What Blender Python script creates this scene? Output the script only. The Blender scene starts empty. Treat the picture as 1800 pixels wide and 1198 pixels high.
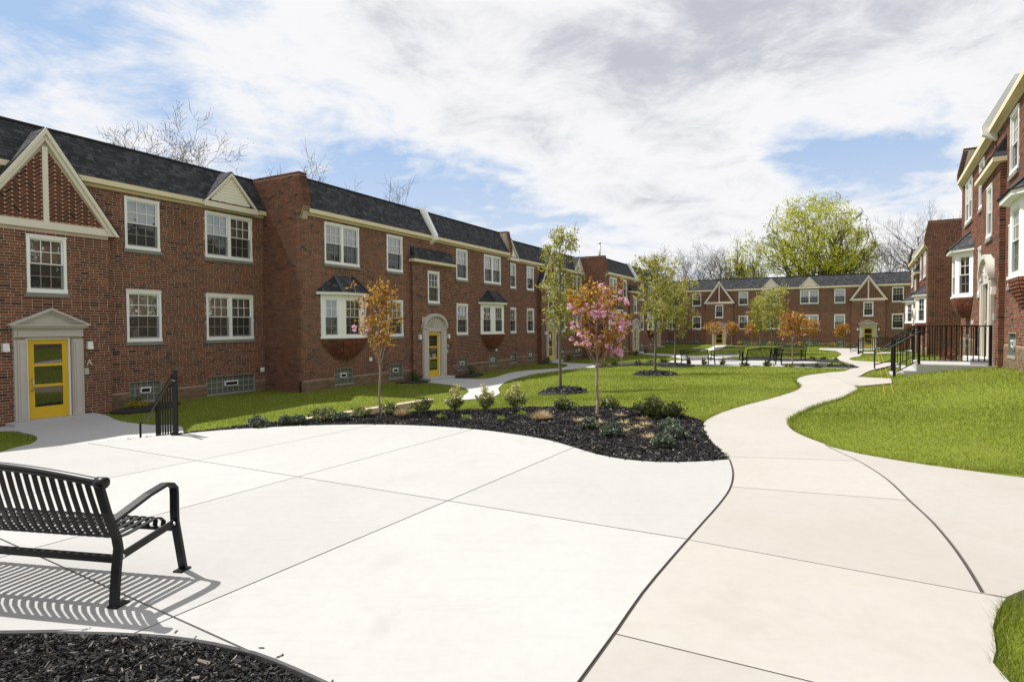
import bpy, bmesh, math, random
import numpy as np
from mathutils import Vector, Matrix
from mathutils.geometry import delaunay_2d_cdt

R = math.radians
sc = bpy.context.scene
COL = sc.collection
rng = np.random.default_rng(7)
random.seed(7)

# ------------------------------------------------------------------ camera
F_PX, PITCH, ROLL, CAMH = 1035.0, 0.0242, -0.0062, 1.75
cam_d = bpy.data.cameras.new('camera')
cam_d.sensor_width = 36.0
cam_d.lens = F_PX / 1800.0 * 36.0
cam_d.clip_start = 0.05
cam_d.clip_end = 3000
cam = bpy.data.objects.new('camera', cam_d)
COL.objects.link(cam)
cam.matrix_world = (Matrix.Translation((0, 0, CAMH)) @ Matrix.Rotation(math.pi / 2 - PITCH, 4, 'X')
                    @ Matrix.Rotation(ROLL, 4, 'Z'))
sc.camera = cam

# ------------------------------------------------------------------ sun and sky
SUN_AZ = math.atan2(-0.93, 0.37)          # clockwise from +Y
SUN_EL = R(58)
TO_SUN = Vector((math.sin(SUN_AZ) * math.cos(SUN_EL), math.cos(SUN_AZ) * math.cos(SUN_EL), math.sin(SUN_EL)))
sun_d = bpy.data.lights.new('sun', 'SUN')
sun_d.energy = 5.0
sun_d.angle = R(0.55)
sun_d.color = (1.0, 0.965, 0.905)
sun = bpy.data.objects.new('sun', sun_d)
COL.objects.link(sun)
sun.rotation_euler = TO_SUN.to_track_quat('Z', 'Y').to_euler()
sun.location = (-20, 10, 40)

world = bpy.data.worlds.new('World')
sc.world = world
world.use_nodes = True
wn = world.node_tree
wn.nodes.clear()


class NT:
    """small helper to write node graphs"""
    def __init__(self, tree):
        self.t = tree

    def n(self, kind, **kw):
        nd = self.t.nodes.new(kind)
        for k, v in kw.items():
            if k == 'inp':
                for a, b in v.items():
                    if isinstance(b, bpy.types.NodeSocket):
                        self.t.links.new(b, nd.inputs[a])
                    else:
                        nd.inputs[a].default_value = b
            else:
                setattr(nd, k, v)
        return nd

    def math(self, op, a, b=None, c=None, clamp=False):
        nd = self.t.nodes.new('ShaderNodeMath')
        nd.operation = op
        nd.use_clamp = clamp
        for i, v in enumerate((a, b, c)):
            if v is None:
                continue
            if isinstance(v, bpy.types.NodeSocket):
                self.t.links.new(v, nd.inputs[i])
            else:
                nd.inputs[i].default_value = v
        return nd.outputs[0]

    def mix(self, fac, a, b, blend='MIX'):
        nd = self.t.nodes.new('ShaderNodeMix')
        nd.data_type = 'RGBA'
        nd.blend_type = blend
        for i, v in ((0, fac), (6, a), (7, b)):
            if isinstance(v, bpy.types.NodeSocket):
                self.t.links.new(v, nd.inputs[i])
            elif i == 0:
                nd.inputs[0].default_value = v
            else:
                nd.inputs[i].default_value = (*v, 1)
        return nd.outputs[2]

    def ramp(self, fac, stops, interp='LINEAR'):
        nd = self.t.nodes.new('ShaderNodeValToRGB')
        nd.color_ramp.interpolation = interp
        el = nd.color_ramp.elements
        while len(el) < len(stops):
            el.new(0.5)
        for e, (p, c) in zip(el, stops):
            e.position = p
            e.color = (*c, 1) if len(c) == 3 else c
        self.t.links.new(fac, nd.inputs[0])
        return nd.outputs[0]

    def noise(self, vec, scale, detail=4, rough=0.55, dist=0.0):
        nd = self.t.nodes.new('ShaderNodeTexNoise')
        nd.inputs['Scale'].default_value = scale
        nd.inputs['Detail'].default_value = detail
        nd.inputs['Roughness'].default_value = rough
        nd.inputs['Distortion'].default_value = dist
        if vec is not None:
            self.t.links.new(vec, nd.inputs['Vector'])
        return nd.outputs['Fac']


def pixray(px, py):
    u0, v0 = px - 900.0, py - 599.0
    cr, sr = math.cos(ROLL), math.sin(ROLL)
    u, v = u0 * cr + v0 * sr, -u0 * sr + v0 * cr
    x, yc = u / F_PX, -v / F_PX
    c, s = math.cos(PITCH), math.sin(PITCH)
    return Vector((x, c + yc * s, -s + yc * c))


W = NT(wn)
tc = W.n('ShaderNodeTexCoord')
sky = W.n('ShaderNodeTexSky', sky_type='NISHITA', sun_disc=False, sun_elevation=SUN_EL, sun_rotation=SUN_AZ,
          altitude=50, air_density=1.0, dust_density=1.2, ozone_density=1.0)
sep = W.n('ShaderNodeSeparateXYZ', inp={0: tc.outputs['Generated']})
zc = W.math('MAXIMUM', sep.outputs[2], 0.0)
den = W.math('ADD', zc, 0.16)
pv = W.n('ShaderNodeCombineXYZ', inp={0: W.math('DIVIDE', sep.outputs[0], den), 1: W.math('DIVIDE', sep.outputs[1], den), 2: 3.7})


def blob(px, py, r, amp, sx=1.0):
    """soft patch of thicker or thinner cloud cover round one direction of the sky"""
    d = pixray(px, py).normalized()
    dp = W.n('ShaderNodeVectorMath', operation='SUBTRACT', inp={0: tc.outputs['Generated'], 1: tuple(d)})
    ml = W.n('ShaderNodeVectorMath', operation='MULTIPLY', inp={0: dp.outputs[0], 1: (1 / sx, 1 / sx, 1.0)})
    ln = W.n('ShaderNodeVectorMath', operation='LENGTH', inp={0: ml.outputs[0]})
    k = W.math('DIVIDE', ln.outputs['Value'], r)
    g = W.math('POWER', 2.718, W.math('MULTIPLY', W.math('MULTIPLY', k, k), -1.0))
    return W.math('MULTIPLY', g, amp)


n1 = W.noise(pv.outputs[0], 0.85, 8, 0.56, 0.25)
n2 = W.noise(pv.outputs[0], 3.2, 10, 0.62, 0.4)
n3 = W.noise(pv.outputs[0], 9.0, 8, 0.6, 0.2)
cov = W.math('ADD', W.math('ADD', W.math('MULTIPLY', n1, 0.5), W.math('MULTIPLY', n2, 0.42)), W.math('MULTIPLY', n3, 0.16))
thick = cov
for args in ((1620, 235, 0.11, -0.26, 2.0), (1440, 255, 0.09, -0.20, 1.6), (1520, 216, 0.030, 0.22, 2.6), (1770, 250, 0.06, 0.16, 1.0),
             (210, 60, 0.17, -0.19, 1.9), (650, 275, 0.09, -0.17, 2.2), (920, 350, 0.08, -0.12, 2.5), (150, 215, 0.10, 0.08, 2.2), (470, 160, 0.12, 0.10, 1.5),
             (1000, 120, 0.22, 0.13, 2.0), (1600, 40, 0.20, 0.30, 2.0), (1250, 310, 0.09, 0.10, 2.0)):
    thick = W.math('ADD', thick, blob(*args))
mask = W.n('ShaderNodeMapRange', interpolation_type='SMOOTHSTEP', inp={0: thick, 1: 0.37, 2: 0.57, 3: 0.0, 4: 1.0}).outputs[0]
core = W.n('ShaderNodeMapRange', interpolation_type='SMOOTHSTEP', inp={0: W.math('ADD', thick, W.math('MULTIPLY', W.math('SUBTRACT', n2, 0.5), 0.6)), 1: 0.58, 2: 1.0, 3: 0.0, 4: 1.0}).outputs[0]
hz = W.n('ShaderNodeMapRange', inp={0: sep.outputs[2], 1: 0.0, 2: 0.30, 3: 1.0, 4: 0.0}).outputs[0]
mask = W.math('MAXIMUM', mask, W.math('MULTIPLY', hz, 0.72))
cloud = W.ramp(core, [(0.0, (1.14, 1.14, 1.16)), (0.4, (1.0, 1.01, 1.05)), (1.0, (0.66, 0.685, 0.76))])
cl = W.n('ShaderNodeVectorMath', operation='SCALE', inp={0: cloud})
cl.inputs['Scale'].default_value = 9.6
sat = W.mix(0.72, sky.outputs[0], (5.4, 7.8, 11.6))
skc = W.mix(mask, sat, cl.outputs[0])
bg = W.n('ShaderNodeBackground', inp={0: skc, 1: 0.062})
W.n('ShaderNodeOutputWorld', inp={0: bg.outputs[0]})

sc.view_settings.view_transform = 'Standard'
sc.view_settings.look = 'None'
sc.view_settings.gamma = 1.0
sc.view_settings.exposure = 0.47
sc.view_settings.use_curve_mapping = False
sc.cycles.use_denoising = True
sc.cycles.max_bounces = 8
sc.cycles.transparent_max_bounces = 16
sc.cycles.caustics_reflective = False
sc.cycles.caustics_refractive = False

# ------------------------------------------------------------------ mesh helpers
def np_mesh(name, V, Fq, smooth=False):
    """mesh from numpy arrays; Fq is (n,3) or (n,4)"""
    V = np.asarray(V, np.float32).reshape(-1, 3)
    Fq = np.asarray(Fq, np.int32)
    k = Fq.shape[1]
    me = bpy.data.meshes.new(name)
    me.vertices.add(len(V))
    me.vertices.foreach_set('co', V.ravel())
    me.loops.add(Fq.size)
    me.loops.foreach_set('vertex_index', Fq.ravel())
    me.polygons.add(len(Fq))
    me.polygons.foreach_set('loop_start', np.arange(0, Fq.size, k, dtype=np.int32))
    me.polygons.foreach_set('use_smooth', np.full(len(Fq), smooth, bool))
    me.update(calc_edges=True)
    return me


BOXF = np.array([[0, 1, 5, 4], [1, 2, 6, 5], [2, 3, 7, 6], [3, 0, 4, 7], [4, 5, 6, 7], [0, 3, 2, 1]])


def boxes_mesh(name, B, back=False):
    """B (n,6): x0,x1,y0,y1,z0,z1; the hidden back face (+y) is left off unless asked for"""
    B = np.asarray(B, float).reshape(-1, 6)
    ix = np.array([[0, 2, 4], [1, 2, 4], [1, 3, 4], [0, 3, 4], [0, 2, 5], [1, 2, 5], [1, 3, 5], [0, 3, 5]])
    V = B[:, ix]
    f = BOXF if back else BOXF[[0, 1, 3, 4, 5]]
    Fq = (np.arange(len(B))[:, None, None] * 8 + f[None]).reshape(-1, 4)
    return np_mesh(name, V, Fq)


class MB:
    def __init__(self):
        self.v, self.f = [], []

    def box(self, x0, x1, y0, y1, z0, z1):
        b = len(self.v)
        self.v += [(x0, y0, z0), (x1, y0, z0), (x1, y1, z0), (x0, y1, z0), (x0, y0, z1), (x1, y0, z1), (x1, y1, z1), (x0, y1, z1)]
        self.f += [tuple(b + i for i in q) for q in BOXF.tolist()]
        return self

    def prism(self, poly, axis, a, b):
        """poly of 2D points swept along axis ('x','y','z') from a to b"""
        n = len(poly)
        o = len(self.v)
        for t in (a, b):
            for p, q in poly:
                self.v.append({'x': (t, p, q), 'y': (p, t, q), 'z': (p, q, t)}[axis])
        self.f.append(tuple(o + i for i in range(n)))
        self.f.append(tuple(o + n + i for i in reversed(range(n))))
        for i in range(n):
            j = (i + 1) % n
            self.f.append((o + i, o + n + i, o + n + j, o + j))
        return self

    def quad(self, *p):
        o = len(self.v)
        self.v += [tuple(q) for q in p]
        self.f.append(tuple(o + i for i in range(len(p))))
        return self

    def obox(self, a, b, w, d, up=(0, 0, 1)):
        """bar of section w (sideways) by d from a to b"""
        a, b, up = Vector(a), Vector(b), Vector(up)
        t = (b - a).normalized()
        s = t.cross(up)
        if s.length < 1e-4:
            s = t.cross(Vector((1, 0, 0)))
        s.normalize()
        u = s.cross(t).normalized()
        o = len(self.v)
        for p in (a, b):
            for i, j in ((-1, -1), (1, -1), (1, 1), (-1, 1)):
                self.v.append(tuple(p + s * (w / 2 * i) + u * (d / 2 * j)))
        self.f += [tuple(o + i for i in q) for q in ((0, 1, 5, 4), (1, 2, 6, 5), (2, 3, 7, 6), (3, 0, 4, 7), (4, 5, 6, 7), (0, 3, 2, 1))]
        return self

    def tube(self, pts, r, n=8, cap=True):
        pts = [Vector(p) for p in pts]
        rr = r if isinstance(r, (list, tuple)) else [r] * len(pts)
        o = len(self.v)
        prev = None
        for i, p in enumerate(pts):
            t = (pts[min(i + 1, len(pts) - 1)] - pts[max(i - 1, 0)]).normalized()
            if prev is None:
                s = t.cross(Vector((0, 0, 1)))
                if s.length < 1e-3:
                    s = Vector((1, 0, 0))
            else:
                s = prev - t * prev.dot(t)
            s.normalize()
            prev = s
            u = t.cross(s)
            for k in range(n):
                a = 2 * math.pi * k / n
                self.v.append(tuple(p + (s * math.cos(a) + u * math.sin(a)) * rr[i]))
        for i in range(len(pts) - 1):
            for k in range(n):
                a, b = o + i * n + k, o + i * n + (k + 1) % n
                self.f.append((a, b, b + n, a + n))
        if cap:
            self.f.append(tuple(o + k for k in reversed(range(n))))
            self.f.append(tuple(o + (len(pts) - 1) * n + k for k in range(n)))
        return self

    def mesh(self, name, smooth=False):
        me = bpy.data.meshes.new(name)
        me.from_pydata(self.v, [], self.f)
        if smooth:
            me.polygons.foreach_set('use_smooth', np.ones(len(me.polygons), bool))
        me.update()
        return me

    def build(self, name, mat, parent=None, loc=(0, 0, 0), smooth=False, fix=True):
        me = self.mesh(name, smooth)
        if fix:
            bm = bmesh.new()
            bm.from_mesh(me)
            bmesh.ops.recalc_face_normals(bm, faces=bm.faces)
            bm.to_mesh(me)
            bm.free()
        return put(name, me, mat, parent, loc)


def put(name, me, mat=None, parent=None, loc=(0, 0, 0), rot=(0, 0, 0)):
    if mat is not None and not me.materials:
        me.materials.append(mat)
    o = bpy.data.objects.new(name, me)
    COL.objects.link(o)
    o.parent = parent
    o.location = loc
    o.rotation_euler = rot
    return o


def empty(name, loc=(0, 0, 0), rz=0.0, parent=None):
    o = bpy.data.objects.new(name, None)
    COL.objects.link(o)
    o.empty_display_size = 0.3
    o.location = loc
    o.rotation_euler = (0, 0, rz)
    o.parent = parent
    return o


def tag(o, label=None, cat=None, group=None, kind=None):
    for k, v in (('label', label), ('category', cat), ('group', group), ('kind', kind)):
        if v:
            o[k] = v
    return o


def copy_tree(o, parent=None, loc=None, rot=None):
    c = o.copy()
    COL.objects.link(c)
    c.parent = parent
    if loc is not None:
        c.location = loc
    if rot is not None:
        c.rotation_euler = rot
    for ch in list(o.children):
        copy_tree(ch, c)
    return c


# ------------------------------------------------------------------ materials
def mat_new(name):
    m = bpy.data.materials.new(name)
    m.use_nodes = True
    t = m.node_tree
    b = t.nodes['Principled BSDF']
    return m, NT(t), b, t


def simple(name, col, rough=0.6, metal=0.0, var=0.0, scale=6.0, bump=0.0, bscale=60.0, spec=0.5, coat=0.0):
    m, N, b, t = mat_new(name)
    b.inputs['Roughness'].default_value = rough
    b.inputs['Metallic'].default_value = metal
    b.inputs['Specular IOR Level'].default_value = spec
    b.inputs['Coat Weight'].default_value = coat
    co = N.n('ShaderNodeTexCoord').outputs['Object']
    if var:
        f = N.noise(co, scale, 5, 0.6)
        c = N.mix(f, [x * (1 - var) for x in col], [min(1, x * (1 + var)) for x in col])
        t.links.new(c, b.inputs['Base Color'])
    else:
        b.inputs['Base Color'].default_value = (*col, 1)
    if bump:
        h = N.noise(co, bscale, 4, 0.6)
        bp = N.n('ShaderNodeBump', inp={'Strength': bump, 'Distance': 0.01, 'Height': h})
        t.links.new(bp.outputs[0], b.inputs['Normal'])
    return m


def rand_value(N):
    g = N.n('ShaderNodeNewGeometry').outputs['Random Per Island']
    o = N.n('ShaderNodeObjectInfo').outputs['Random']
    return N.math('FRACT', N.math('ADD', g, o))


def piece_mat(name, stops, rough=0.85, nscale=30.0, namp=0.25, bump=0.25, streak=None, spec=0.3, interp='LINEAR', weather=False):
    """each separate piece (brick, shingle, leaf, blade) takes its own colour from the ramp"""
    m, N, b, t = mat_new(name)
    r = rand_value(N)
    c = N.ramp(r, stops, interp)
    co = N.n('ShaderNodeTexCoord').outputs['Object']
    if namp:
        f = N.noise(co, nscale, 4, 0.65)
        k = N.math('ADD', N.math('MULTIPLY', f, 2 * namp), 1 - namp)
        kk = N.n('ShaderNodeCombineXYZ', inp={0: k, 1: k, 2: k}).outputs[0]
        c = N.mix(1.0, c, kk, 'MULTIPLY')
    if streak:
        f2 = N.noise(co, streak, 5, 0.6)
        c = N.mix(N.ramp(f2, [(0.42, (0, 0, 0)), (0.72, (1, 1, 1))]), c, (0.045, 0.03, 0.025))
    if weather:       # broad grime and run-off streaks
        wp = N.n('ShaderNodeNewGeometry').outputs['Position']
        f3 = N.noise(N.n('ShaderNodeMapping', inp={'Vector': wp, 'Scale': (1.1, 1.1, 0.22)}).outputs[0], 1.0, 6, 0.65)
        f4 = N.noise(wp, 0.45, 5, 0.6)
        k = N.math('ADD', N.math('MULTIPLY', f3, 0.75), N.math('MULTIPLY', f4, 0.55))
        k = N.math('ADD', k, 0.40)
        c = N.mix(1.0, c, N.n('ShaderNodeCombineXYZ', inp={0: k, 1: k, 2: k}).outputs[0], 'MULTIPLY')
    t.links.new(c, b.inputs['Base Color'])
    b.inputs['Roughness'].default_value = rough
    b.inputs['Specular IOR Level'].default_value = spec
    if bump:
        h = N.noise(co, nscale * 3, 4, 0.7)
        bp = N.n('ShaderNodeBump', inp={'Strength': bump, 'Distance': 0.01, 'Height': h})
        t.links.new(bp.outputs[0], b.inputs['Normal'])
    return m


def leaf_mat(name, stops, trans=0.35, rough=0.5, dry=None):
    m, N, b, t = mat_new(name)
    r = rand_value(N)
    c = N.ramp(r, stops)
    if dry:
        wp = N.n('ShaderNodeNewGeometry').outputs['Position']
        c = N.mix(N.math('MULTIPLY', N.ramp(N.noise(wp, 0.9, 6, 0.68), [(0.50, (0, 0, 0)), (0.72, (1, 1, 1))]), 0.75), c, dry)
        c = N.mix(N.math('MULTIPLY', N.ramp(N.noise(wp, 0.33, 4, 0.6, 0.5), [(0.35, (1, 1, 1)), (0.55, (0, 0, 0))]), 0.45), c, (0.085, 0.135, 0.008))
    t.links.new(c, b.inputs['Base Color'])
    b.inputs['Roughness'].default_value = rough
    b.inputs['Specular IOR Level'].default_value = 0.3
    tr = N.n('ShaderNodeBsdfTranslucent', inp={0: c})
    ms = N.n('ShaderNodeMixShader', inp={0: trans, 1: b.outputs[0], 2: tr.outputs[0]})
    t.links.new(ms.outputs[0], t.nodes['Material Output'].inputs[0])
    return m


M = {}
M['brick'] = piece_mat('red_brick', [(0.0, (0.030, 0.022, 0.021)), (0.045, (0.050, 0.028, 0.024)), (0.07, (0.098, 0.042, 0.028)), (0.45, (0.138, 0.052, 0.031)),
                                     (0.78, (0.168, 0.064, 0.036)), (0.95, (0.205, 0.082, 0.044)), (1.0, (0.12, 0.056, 0.042))], 0.9, 14.0, 0.22, 0.35, weather=True)
M['brick_gable'] = piece_mat('gable_brick', [(0.0, (0.03, 0.02, 0.019)), (0.07, (0.085, 0.033, 0.024)), (0.5, (0.12, 0.041, 0.026)), (1.0, (0.16, 0.054, 0.030))], 0.9, 14.0, 0.25, 0.35)
M['corbel_brick'] = piece_mat('corbel_brick', [(0.0, (0.08, 0.03, 0.02)), (0.5, (0.145, 0.048, 0.028)), (1.0, (0.19, 0.066, 0.034))], 0.9, 14.0, 0.3, 0.35)
M['tan_brick'] = piece_mat('tan_foundation_brick', [(0.0, (0.12, 0.078, 0.05)), (0.5, (0.18, 0.118, 0.072)), (1.0, (0.22, 0.15, 0.095))], 0.95, 6.0, 0.35, 0.3)
M['mortar'] = simple('mortar', (0.47, 0.385, 0.30), 0.95, var=0.3, scale=3.0, bump=0.3)
M['parge'] = simple('foundation_parge', (0.20, 0.14, 0.09), 0.95, var=0.35, scale=2.2, bump=0.4, bscale=25)
M['shingle'] = piece_mat('roof_shingle', [(0.0, (0.026, 0.027, 0.031)), (0.4, (0.038, 0.039, 0.043)), (0.7, (0.049, 0.050, 0.055)), (1.0, (0.072, 0.073, 0.079))], 0.95, 60.0, 0.4, 0.4, spec=0.25)
M['roof_under'] = simple('roof_felt', (0.02, 0.02, 0.023), 0.95)
M['white'] = simple('white_trim', (0.79, 0.79, 0.77), 0.45, var=0.04, scale=3)
M['cream'] = simple('cream_fascia', (0.66, 0.57, 0.38), 0.55, var=0.06, scale=2)
M['gable_paint'] = simple('gable_trim_paint', (0.66, 0.61, 0.52), 0.6, var=0.06, scale=2)
M['offwhite'] = simple('cream_siding', (0.72, 0.68, 0.56), 0.6, var=0.05, scale=2)
M['stone'] = simple('grey_limestone', (0.47, 0.435, 0.385), 0.8, var=0.12, scale=2.5, bump=0.12)
M['sill'] = simple('weathered_sill', (0.20, 0.195, 0.17), 0.9, var=0.35, scale=5)
M['yellow'] = simple('yellow_door_paint', (0.66, 0.42, 0.018), 0.4, var=0.04, scale=2)
M['steel'] = simple('brushed_steel', (0.55, 0.55, 0.56), 0.35, 1.0)
M['alum'] = simple('galvanised_metal', (0.62, 0.62, 0.62), 0.45, 0.6, var=0.15)
M['black'] = simple('black_powder_coat', (0.007, 0.007, 0.008), 0.38, var=0.1, spec=0.3)
M['rail'] = simple('bronze_black_paint', (0.010, 0.0095, 0.010), 0.45, spec=0.3)
M['shade_black'] = simple('shade_backing', (0.012, 0.012, 0.012), 0.9)  # near-black colour stands in for unlit space behind windows and in vents
M['bark'] = simple('grey_bark', (0.13, 0.105, 0.082), 0.95, var=0.35, scale=14, bump=0.5, bscale=40)
M['bark_dark'] = simple('dark_bark', (0.062, 0.050, 0.043), 0.95, var=0.35, scale=5)
M['bark_cherry'] = simple('cherry_bark', (0.27, 0.205, 0.155), 0.9, var=0.3, scale=14, bump=0.3, bscale=40)
M['willow_bark'] = simple('mossy_bark', (0.11, 0.10, 0.03), 0.95, var=0.4, scale=2)
M['paper'] = simple('paper_notice', (0.75, 0.75, 0.73), 0.8)
M['plastic'] = simple('yellow_line', (0.75, 0.42, 0.02), 0.5)
M['block_joint'] = simple('block_joint', (0.27, 0.265, 0.23), 0.9, var=0.2)
M['kerb'] = simple('kerb_stone', (0.42, 0.33, 0.255), 0.9, var=0.2, scale=4, bump=0.3)


def concrete(name, c0, c1, stain, tint=0.5):
    m, N, b, t = mat_new(name)
    co = N.n('ShaderNodeTexCoord').outputs['Object']
    f1 = N.noise(co, 0.35, 6, 0.6, 0.4)
    c = N.mix(N.ramp(f1, [(0.3, (0, 0, 0)), (0.7, (1, 1, 1))]), c0, c1)
    mp = N.n('ShaderNodeMapping', inp={'Vector': co, 'Scale': (0.5, 6.0, 1.0), 'Rotation': (0, 0, 0.35)})
    f2 = N.noise(mp.outputs[0], 2.0, 6, 0.65)
    c = N.mix(N.math('MULTIPLY', N.ramp(f2, [(0.55, (0, 0, 0)), (0.8, (1, 1, 1))]), tint), c, stain)
    f3 = N.noise(co, 9.0, 6, 0.7)
    c = N.mix(N.math('MULTIPLY', N.ramp(f3, [(0.35, (1, 1, 1)), (0.6, (0, 0, 0))]), 0.14), c, [x * 0.72 for x in c0])
    f5 = N.noise(co, 3.1, 2, 0.5)
    sp = N.ramp(N.noise(co, 60.0, 3, 0.6), [(0.70, (0, 0, 0)), (0.74, (1, 1, 1))])
    c = N.mix(N.math('MULTIPLY', N.math('MULTIPLY', sp, f5), 0.35), c, [x * 0.5 for x in stain])
    oi = N.n('ShaderNodeObjectInfo').outputs['Random']
    k = N.math('ADD', N.math('MULTIPLY', oi, 0.09), 0.955)
    c = N.mix(1.0, c, N.n('ShaderNodeCombineXYZ', inp={0: k, 1: k, 2: k}).outputs[0], 'MULTIPLY')
    st = N.ramp(N.noise(co, 0.9, 8, 0.72, 0.8), [(0.56, (0, 0, 0)), (0.70, (1, 1, 1))])
    c = N.mix(N.math('MULTIPLY', st, 0.20), c, [x * 0.70 for x in stain])
    t.links.new(c, b.inputs['Base Color'])
    b.inputs['Roughness'].default_value = 0.88
    b.inputs['Specular IOR Level'].default_value = 0.3
    mp2 = N.n('ShaderNodeMapping', inp={'Vector': co, 'Scale': (1.0, 14.0, 1.0), 'Rotation': (0, 0, 0.35)})
    h = N.math('ADD', N.noise(mp2.outputs[0], 26.0, 3, 0.6), N.math('MULTIPLY', N.noise(co, 140.0, 3, 0.7), 0.7))
    bp = N.n('ShaderNodeBump', inp={'Strength': 0.5, 'Distance': 0.004, 'Height': h})
    t.links.new(bp.outputs[0], b.inputs['Normal'])
    return m


M['conc'] = concrete('plaza_concrete', (0.345, 0.338, 0.326), (0.385, 0.378, 0.368), (0.30, 0.288, 0.27))
M['walk'] = concrete('walkway_concrete', (0.335, 0.310, 0.280), (0.372, 0.352, 0.328), (0.335, 0.282, 0.22), 0.55)
M['conc_grey'] = concrete('entry_concrete', (0.40, 0.397, 0.39), (0.45, 0.447, 0.44), (0.35, 0.34, 0.325))
M['joint'] = simple('joint_filler', (0.045, 0.038, 0.032), 0.95, var=0.5, scale=12)

# lawn soil
m, N, b, t = mat_new('lawn_ground')
co = N.n('ShaderNodeTexCoord').outputs['Object']
c = N.mix(N.noise(co, 0.6, 5, 0.6), (0.105, 0.145, 0.011), (0.15, 0.178, 0.024))
c = N.mix(N.math('MULTIPLY', N.ramp(N.noise(co, 7.0, 5, 0.65), [(0.5, (0, 0, 0)), (0.75, (1, 1, 1))]), 0.5), c, (0.14, 0.125, 0.05))
t.links.new(c, b.inputs['Base Color'])
b.inputs['Roughness'].default_value = 0.95
b.inputs['Specular IOR Level'].default_value = 0.1
M['ground'] = m
M['grass'] = leaf_mat('grass_blade', [(0.0, (0.10, 0.150, 0.007)), (0.35, (0.172, 0.226, 0.012)), (0.65, (0.232, 0.272, 0.020)), (0.85, (0.33, 0.33, 0.06)), (1.0, (0.52, 0.47, 0.21))], 0.42, 0.6, (0.38, 0.36, 0.09))
m, N, b, t = mat_new('mulch_ground')
co = N.n('ShaderNodeTexCoord').outputs['Object']
f = N.noise(co, 45.0, 5, 0.75)
t.links.new(N.ramp(f, [(0.3, (0.008, 0.007, 0.007)), (0.55, (0.022, 0.019, 0.018)), (0.8, (0.055, 0.047, 0.042))]), b.inputs['Base Color'])
bp = N.n('ShaderNodeBump', inp={'Strength': 1.0, 'Distance': 0.03, 'Height': f})
t.links.new(bp.outputs[0], b.inputs['Normal'])
b.inputs['Roughness'].default_value = 0.95
M['mulch'] = m
M['chip'] = piece_mat('mulch_chip', [(0.0, (0.011, 0.011, 0.011)), (0.5, (0.027, 0.026, 0.026)), (0.85, (0.056, 0.053, 0.051)), (0.95, (0.12, 0.11, 0.10)), (1.0, (0.25, 0.21, 0.165))], 0.95, 40, 0.3, 0.3, spec=0.12)

# glass: reflects by Fresnel, otherwise lets the blind behind show
m, N, b, t = mat_new('window_glass')
tr = N.n('ShaderNodeBsdfTransparent', inp={0: (0.70, 0.74, 0.72, 1)})
gl = N.n('ShaderNodeBsdfGlossy', inp={'Color': (0.95, 1.0, 0.98, 1), 'Roughness': 0.015})
co = N.n('ShaderNodeTexCoord').outputs['Object']
oi = N.n('ShaderNodeObjectInfo').outputs['Random']
vv = N.n('ShaderNodeVectorMath', operation='ADD', inp={0: co, 1: N.n('ShaderNodeCombineXYZ', inp={0: N.math('MULTIPLY', oi, 30.0), 1: 0.0, 2: 0.0}).outputs[0]})
bp = N.n('ShaderNodeBump', inp={'Strength': 0.35, 'Distance': 0.02, 'Height': N.noise(vv.outputs[0], 2.2, 2, 0.5)})
t.links.new(bp.outputs[0], gl.inputs['Normal'])
fr = N.n('ShaderNodeFresnel', inp={'IOR': 1.55})
ms = N.n('ShaderNodeMixShader', inp={0: N.math('ADD', N.math('MULTIPLY', fr.outputs[0], 1.6), 0.14, clamp=True), 1: tr.outputs[0], 2: gl.outputs[0]})
t.links.new(ms.outputs[0], t.nodes['Material Output'].inputs[0])
M['glass'] = m
m, N, b, t = mat_new('door_glass')
b.inputs['Base Color'].default_value = (0.012, 0.014, 0.013, 1)
b.inputs['Roughness'].default_value = 0.02
b.inputs['Specular IOR Level'].default_value = 1.0
b.inputs['IOR'].default_value = 1.7
M['doorglass'] = m
m, N, b, t = mat_new('glass_block')
co = N.n('ShaderNodeTexCoord').outputs['Object']
b.inputs['Base Color'].default_value = (0.16, 0.20, 0.17, 1)
b.inputs['Roughness'].default_value = 0.12
bp = N.n('ShaderNodeBump', inp={'Strength': 0.6, 'Distance': 0.01, 'Height': N.noise(co, 22.0, 2, 0.5)})
t.links.new(bp.outputs[0], b.inputs['Normal'])
t.links.new(N.mix(N.noise(co, 9.0, 3), (0.045, 0.055, 0.046), (0.17, 0.185, 0.155)), b.inputs['Base Color'])
M['block'] = m
m, N, b, t = mat_new('insect_screen')
tr = N.n('ShaderNodeBsdfTransparent')
df = N.n('ShaderNodeBsdfDiffuse', inp={0: (0.035, 0.035, 0.035, 1)})
ms = N.n('ShaderNodeMixShader', inp={0: 0.46, 1: tr.outputs[0], 2: df.outputs[0]})
t.links.new(ms.outputs[0], t.nodes['Material Output'].inputs[0])
M['screen'] = m
m, N, b, t = mat_new('window_blind')
co = N.n('ShaderNodeTexCoord').outputs['Object']
r = rand_value(N)
c = N.ramp(r, [(0.0, (0.16, 0.155, 0.135)), (0.2, (0.40, 0.385, 0.33)), (0.6, (0.58, 0.565, 0.50)), (1.0, (0.70, 0.69, 0.63))])
wv = N.n('ShaderNodeTexWave', bands_direction='Z', inp={'Vector': co, 'Scale': 8.0, 'Distortion': 0.3})
c = N.mix(N.math('MULTIPLY', wv.outputs['Fac'], 0.30), c, (0.12, 0.12, 0.11))
t.links.new(c, b.inputs['Base Color'])
b.inputs['Roughness'].default_value = 0.8
M['blind'] = m

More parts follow.
